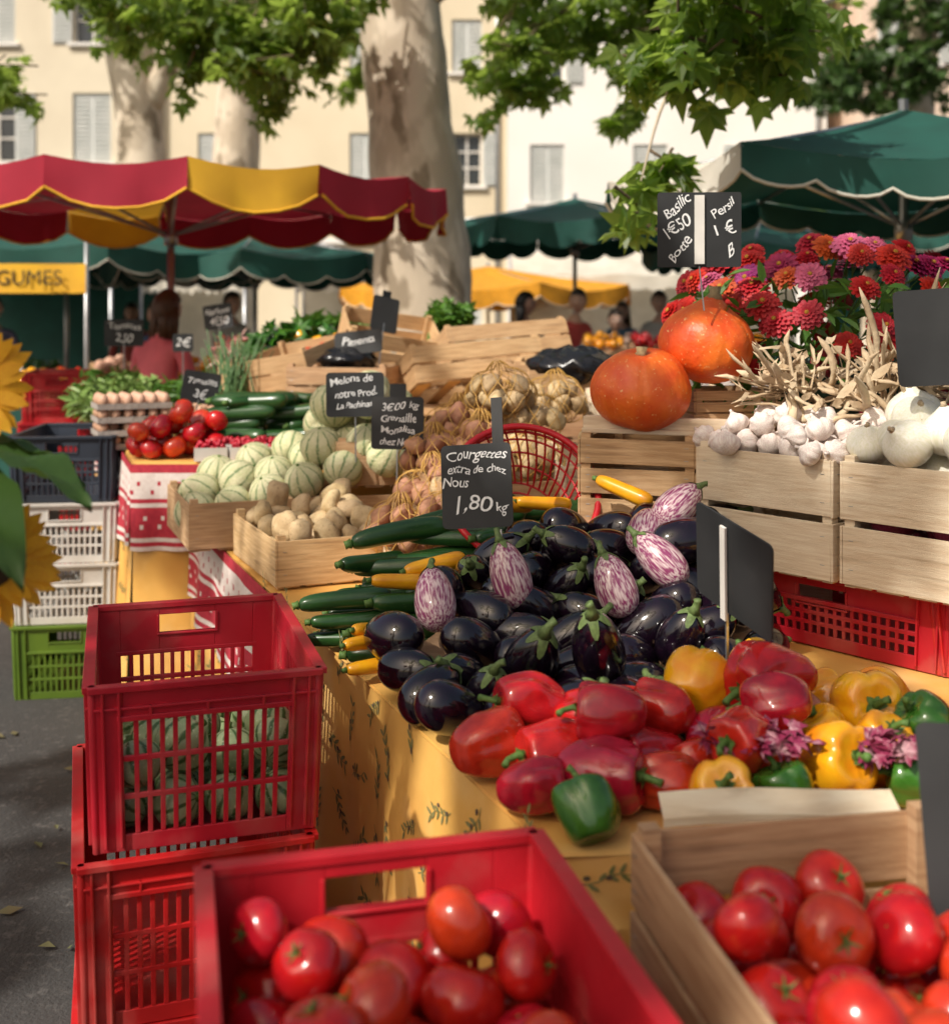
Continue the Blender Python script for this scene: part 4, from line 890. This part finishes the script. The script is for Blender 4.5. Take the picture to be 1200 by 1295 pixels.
# ------------------------------------------------------------------ buildings
def house(name,x0,x1,y,h,wall,cols,rows,ww=1.0,wh=1.7,dep=8,closed=()):
    e=empty(name,(x0,y,0)); W=x1-x0; mb=MB(); t=.35
    def wb(a,b,z0,z1):
        if b-a>.01 and z1-z0>.01: mb.box(((a+b)/2,t/2,(z0+z1)/2),(b-a,t,z1-z0))
    zs=0
    cl=[c-x0 for c in cols]
    for r in rows:
        wb(0,W,zs,r-wh/2); a=0
        for c in cl: wb(a,c-ww/2,r-wh/2,r+wh/2); a=c+ww/2
        wb(a,W,r-wh/2,r+wh/2); zs=r+wh/2
    wb(0,W,zs,h)
    mb.box((t/2,t+(dep-t)/2,h/2),(t,dep-t,h)); mb.box((W-t/2,t+(dep-t)/2,h/2),(t,dep-t,h)); mb.box((W/2,dep,h/2),(W-2*t-.01,t,h-.01))
    mb.obj('walls',[wall],parent=e)
    fr=MB()
    for ri,r in enumerate(rows):
        for ci,c in enumerate(cl):
            fr.box((c,.22,r),(ww,.01,wh),1)
            for s in(-1,1): fr.box((c+s*(ww/2-.03),.19,r),(.06,.05,wh),0)
            fr.box((c,.188,r),(.06,.045,wh-.01),0)
            for k in(-1,-.3,.33,1): fr.box((c,.186,r+k*(wh/2-.03)),(ww-.1,.04,.045),0)
            fr.box((c,-.04,r-wh/2-.04),(ww+.24,.16,.08),3)
            if (ri*2+ci)%3!=1: pos=(-.25,.25)
            else: pos=(-.77,.77)
            for s in pos:
                sx=c+s*ww
                fr.box((sx,-.035 if abs(s)>.5 else .08,r),(ww*.5,.03,wh),2)
                nsl=int(wh/.11)
                for q in range(nsl): fr.box((sx,(-.06 if abs(s)>.5 else .055),r-wh/2+(q+.5)*wh/nsl),(ww*.5-.1,.025,.06),2,(rad(30),0,0))
    fr.obj('windows_and_shutters',[whitep,glass_m,shut_m,stone_w],parent=e)
    rf=MB(); rf.box((W/2,-.12,h+.08),(W,.7,.16),0); rf.box((W/2,-.06,3.55),(W,.12,.16),0)
    rf.add([(0,-.6,h+.17),(W,-.6,h+.17),(W,dep/2,h+1.9),(0,dep/2,h+1.9),(W,dep+.3,h+.17),(0,dep+.3,h+.17)],[(0,1,2,3),(3,2,4,5),(0,3,5),(1,4,2)],1,False)
    rf.tube([(W-.25,-.08,0),(W-.25,-.08,h)],.06,2,8)
    rf.obj('cornice_roof_and_downpipe',[stone_w,tile_m,steel],parent=e)
house('town_house',-19,-8.3,31,13.5,stone_c,[-17.6,-15.2,-12.5,-10.0],[2.0,6.5,9.6,12],1.0,1.8)
house('town_house',-8.29,.85,31.3,12.8,stone_y,[-6.9,-2.9,-.2],[2.0,5.7,8.7,11.2],.8,1.4)
house('town_house',.86,9.2,31,14,stone_w,[1.9,4.6,7.4],[2.0,5.3,8.4,11.4],.9,1.5)
house('town_house',9.8,20,30,12.5,stone_p,[11.2,13.4,15.6,17.8],[2.0,5.6,8.8],1.0,1.7)

# ------------------------------------------------------------------ people
def head_me(skin,hairm,long=False,back=False):
    mb=MB()
    def f(t,ph):
        th=pi*t; x=math.sin(th)*math.cos(ph); y=math.sin(th)*math.sin(ph); z=math.cos(th)
        sx,sy,sz=.078,.098,.118
        if z<0: sx*=1-.28*(-z)**1.3; sy*=1-.12*(-z)
        X,Y,Z=x*sx,y*sy,z*sz
        fr=max(0,-y)
        Y-=.024*math.exp(-(x/.18)**2)*math.exp(-((z+.12)/.16)**2)*fr
        Y+=.012*(math.exp(-((x-.42)/.18)**2)+math.exp(-((x+.42)/.18)**2))*math.exp(-((z-.08)/.14)**2)*fr
        Y-=.006*math.exp(-(x/.4)**2)*math.exp(-((z+.5)/.08)**2)*fr; Y-=.008*math.exp(-(x/.35)**2)*math.exp(-((z+.88)/.14)**2)*fr
        return (X,Y,Z)
    mb.surf(40,32,f,0)
    for s in(-1,1):
        mb.surf(10,8,lambda t,ph:(s*.030+.012*math.sin(pi*t)*math.cos(ph),-.080+.009*math.cos(pi*t),.010+.008*math.sin(pi*t)*math.sin(ph)),2)
        mb.surf(8,6,lambda t,ph:(s*.030+.0055*math.sin(pi*t)*math.cos(ph),-.087+.004*math.cos(pi*t),.010+.0055*math.sin(pi*t)*math.sin(ph)),1)
        mb.surf(10,8,lambda t,ph:(s*(.078+.008*math.cos(pi*t)),.006+.018*math.sin(pi*t)*math.cos(ph),-.004+.03*math.sin(pi*t)*math.sin(ph)),0)
        mb.tube([(s*.016,-.094,.030),(s*.032,-.092,.034),(s*.046,-.080,.029)],.0035,1,5)
    mb.tube([(-.024,-.084,-.057),(0,-.093,-.055),(.024,-.084,-.057)],[.003,.006,.003],3,6)
    def hair(t,ph):
        th=pi*t*.98; x=math.sin(th)*math.cos(ph); y=math.sin(th)*math.sin(ph); z=math.cos(th); k=1.10+.05*nv((x*3,y*3,z*3))
        fr=1/(1+math.exp(-(y+.10)*9)); 
        zmin=.50*(1-fr)+fr*(-.95 if long else -.30)
        if z<zmin:
            z2=zmin; k2=k*.90; X,Y,Z=x*.078*k2,y*.098*k2,z2*.118
            return (X*.9,Y*.9,Z)
        return (x*.080*k,y*.102*k+.006,z*.120*k+.004)
    mb.surf(40,30,hair,1)
    if long:
        for i in range(40):
            a=R(.1,pi-.1); x,y=.075*math.cos(a),.085*math.sin(a); mb.tube([(x,y,.02),(x*1.15,y*1.1,-.08),(x*1.2+R(-.02,.02),y+R(-.01,.02),-.19)],[.018,.018,.006],1,6)
    return mb.mesh('head',[skin,hairm,M('eye_white',(.7,.7,.68),rough=.3),M('lips',(.4,.12,.1),rough=.5)])
def person(name,loc,rz,H,shirt,trouser,hairc,skinc,long=False,lean=0,arms='fwd',turn=0,sleeve=.5):
    k=H/1.75; e=empty(name,loc,rz)
    skin=M('skin',skinc,tuple(c*.88 for c in skinc),.5,ns=8); hairm=M('hair',hairc,tuple(c*.5 for c in hairc),.5,ns=30,stretch=(4,4,.6)); sh=M('shirt',shirt,tuple(c*.8 for c in shirt),.85,ns=6,bump=.5,bs=14); tr=M('trousers',trouser,None,.85,ns=6); shoe=M('shoes',(.03,.025,.02),rough=.5)
    J=[];Rd=[];E=[];T=[]
    def j(p,r,par=None,tag='s'):
        x,y,z=p
        if z>.95: y-=lean*(z-.95)
        J.append((x*k,y*k,z*k)); Rd.append(r*k if hasattr(r,'real') else (r[0]*k,r[1]*k)); T.append(tag)
        if par is not None: E.append((par,len(J)-1))
        return len(J)-1
    pel=j((0,0,.95),(.150,.105),None,'t'); sp=j((0,0,1.12),(.128,.095),pel); ch=j((0,0,1.32),(.150,.105),sp); nb=j((0,.01,1.455),(.075,.065),ch); nk=j((0,-.005,1.55),(.052,.055),nb,'k')
    for s in(-1,1):
        shd=j((s*.165,.01,1.42),.062,ch)
        if arms=='fwd': el=j((s*.22,-.06,1.16),.045,shd,'s'); wr=j((s*.13,-.30,1.13),.030,el,'k'); pm=j((s*.11,-.37,1.12),(.038,.018),wr,'k'); hd=Vector((-.15*s,-1,-.15))
        elif arms=='up': el=j((s*.24,-.12,1.22),.045,shd,'s'); wr=j((s*.10,-.26,1.38),.030,el,'k'); pm=j((s*.08,-.29,1.44),(.036,.018),wr,'k'); hd=Vector((0,-.4,1))
        else: el=j((s*.23,.02,1.14),.045,shd,'s'); wr=j((s*.24,-.05,.89),.030,el,'k'); pm=j((s*.24,-.07,.82),(.036,.018),wr,'k'); hd=Vector((0,-.15,-1))
        hd.normalize(); P0=Vector((J[pm][0]/k,J[pm][1]/k,J[pm][2]/k)); P0.y+=lean*max(0,P0.z-.95); sd=hd.cross(Vector((0,1,0) if abs(hd.z)>.7 else (0,0,1))).normalized()
        for q,(o,l) in enumerate(((-.028,.062),(-.010,.075),(.010,.070),(.027,.055))):
            a=P0+sd*o+hd*.035; b=a+hd*l*.55; c=b+hd*l*.4+Vector((0,-.01,-.015)); i1=j(a,.010,pm,'k'); i2=j(b,.009,i1,'k'); j(c,.007,i2,'k')
        a=P0+sd*.036*s; b=a+hd*.03+sd*.02*s; i1=j(a,.011,pm,'k'); j(b,.009,i1,'k')
        hp=j((s*.09,0,.88),.098,pel,'t'); kn=j((s*.10,-.01,.50),.064,hp,'t'); an=j((s*.10,.02,.09),.042,kn,'t'); he=j((s*.10,.0,.045),.042,an,'h'); j((s*.11,-.15,.035),.032,he,'h')
    me=bpy.data.meshes.new('sk'); me.from_pydata(J,E,[]); o=bpy.data.objects.new('sk',me); link(o)
    md=o.modifiers.new('s','SKIN'); md.use_smooth_shade=True
    sv=me.skin_vertices[0].data
    for i,r in enumerate(Rd): sv[i].radius=r if hasattr(r,'__len__') else (r,r); sv[i].use_root=(i==0)
    o.modifiers.new('d','SUBSURF').levels=1
    bpy.context.view_layer.update(); m2=bpy.data.meshes.new_from_object(o.evaluated_get(bpy.context.evaluated_depsgraph_get())); bpy.data.objects.remove(o)
    m2.materials.clear(); [m2.materials.append(x) for x in(sh,tr,skin,shoe)]
    Ja=np.array(J); Ea=[(a,b) for a,b in E]; A=Ja[[a for a,b in Ea]]; Bb=Ja[[b for a,b in Ea]]
    for p in m2.polygons:
        c=np.array(p.center); d=Bb-A; t=np.clip(((c-A)*d).sum(1)/(d**2).sum(1),0,1); dd=np.linalg.norm(A+d*t[:,None]-c,axis=1); i=int(dd.argmin()); tag=T[Ea[i][1]]
        if tag=='s' and T[Ea[i][0]]=='t' and t[i]<.3: m=1
        elif tag=='k' and t[i]<.25 and Ea[i][1]!=nk: m=0
        elif tag=='k' and Ea[i][1]==nk and t[i]<.2: m=0
        else: m={'s':0,'t':1,'k':2,'h':3}[tag]
        p.material_index=m; p.use_smooth=True
    inst('body',m2,parent=e)
    inst('head',head_me(skin,hairm,long),(0,(-.02-lean*.72)*k,1.655*k),(lean*.5,0,turn),k,0,e)
    return e
person('woman',(-1.93,7.15,0),2.7,1.68,(.90,.20,.24),(.05,.05,.07),(.10,.045,.02),(.56,.33,.23),long=True,lean=.15,arms='fwd')
person('man',(.98,12.0,0),.7,1.80,(.46,.06,.05),(.05,.05,.07),(.02,.015,.012),(.54,.32,.22),lean=.1,arms='fwd',turn=-.9)
person('boy',(1.42,12.1,0),.1,1.60,(.64,.56,.50),(.10,.12,.2),(.05,.03,.02),(.62,.40,.30),arms='up',lean=.1)
person('woman',(.52,12.4,0),.9,1.78,(.03,.03,.035),(.03,.03,.04),(.012,.01,.01),(.54,.32,.24),long=True,turn=.4)
person('man',(2.0,12.8,0),-.5,1.8,(.45,.45,.45),(.05,.05,.07),(.05,.03,.02),(.58,.36,.28),arms='down',turn=.5)
person('man',(-4.7,11.6,0),.4,1.72,(.12,.12,.2),(.05,.05,.07),(.05,.04,.03),(.5,.3,.22),arms='fwd')
person('woman',(-3.1,11.6,0),-.6,1.66,(.05,.10,.22),(.05,.05,.07),(.08,.05,.03),(.5,.3,.22),arms='fwd',long=True)
person('man',(-3.0,5.9,0),2.4,1.5,(.16,.10,.30),(.05,.05,.07),(.05,.04,.03),(.5,.3,.22),arms='down')
person('man',(-2.5,12.2,0),.8,1.78,(.50,.48,.42),(.05,.05,.07),(.05,.04,.03),(.54,.34,.25),arms='fwd')
person('woman',(-3.9,13.5,0),.2,1.68,(.50,.10,.08),(.05,.05,.07),(.03,.02,.015),(.54,.34,.25),arms='down',long=True)
person('woman',(1.72,13.8,0),-.3,1.70,(.10,.22,.35),(.05,.05,.07),(.12,.07,.03),(.58,.36,.28),arms='fwd',long=True)

# ------------------------------------------------------------------ light, world, camera
el=rad(46)
sd=Vector((math.cos(el)*-.67,math.cos(el)*-.74,math.sin(el))).normalized()
w=bpy.data.worlds.new('World'); sc.world=w; w.use_nodes=True; nt=w.node_tree; bg=nt.nodes['Background']; sky=nt.nodes.new('ShaderNodeTexSky'); sky.sky_type='NISHITA'; sky.sun_disc=False
sky.sun_elevation=math.asin(sd.z); sky.sun_rotation=math.atan2(sd.x,sd.y); sky.air_density=1.0; sky.dust_density=5; sky.ozone_density=.6
mx=nt.nodes.new('ShaderNodeMix'); mx.data_type='RGBA'; mx.blend_type='MULTIPLY'; mx.inputs[0].default_value=1; mx.inputs[7].default_value=(1,.94,.85,1)
nt.links.new(sky.outputs[0],mx.inputs[6]); nt.links.new(mx.outputs[2],bg.inputs[0]); bg.inputs[1].default_value=.13
su=bpy.data.lights.new('Sun','SUN'); su.energy=4.5; su.angle=rad(.6); su.color=(1,.95,.87); so=link(bpy.data.objects.new('Sun',su)); so.rotation_euler=sd.to_track_quat('Z','Y').to_euler(); so.location=(-5,-5,12)
cam=bpy.data.cameras.new('Camera'); co=link(bpy.data.objects.new('Camera',cam)); co.location=(0,0,1.55); co.rotation_euler=(pi/2,0,0)
cam.sensor_fit='HORIZONTAL'; cam.sensor_width=36; cam.lens=45; cam.shift_y=-.206; cam.clip_start=.05; cam.clip_end=600
cam.dof.use_dof=True; cam.dof.focus_distance=2.6; cam.dof.aperture_fstop=3.2
sc.camera=co
sc.view_settings.view_transform='Standard'; sc.view_settings.look='None'; sc.view_settings.exposure=0
print('objects',len(bpy.data.objects))
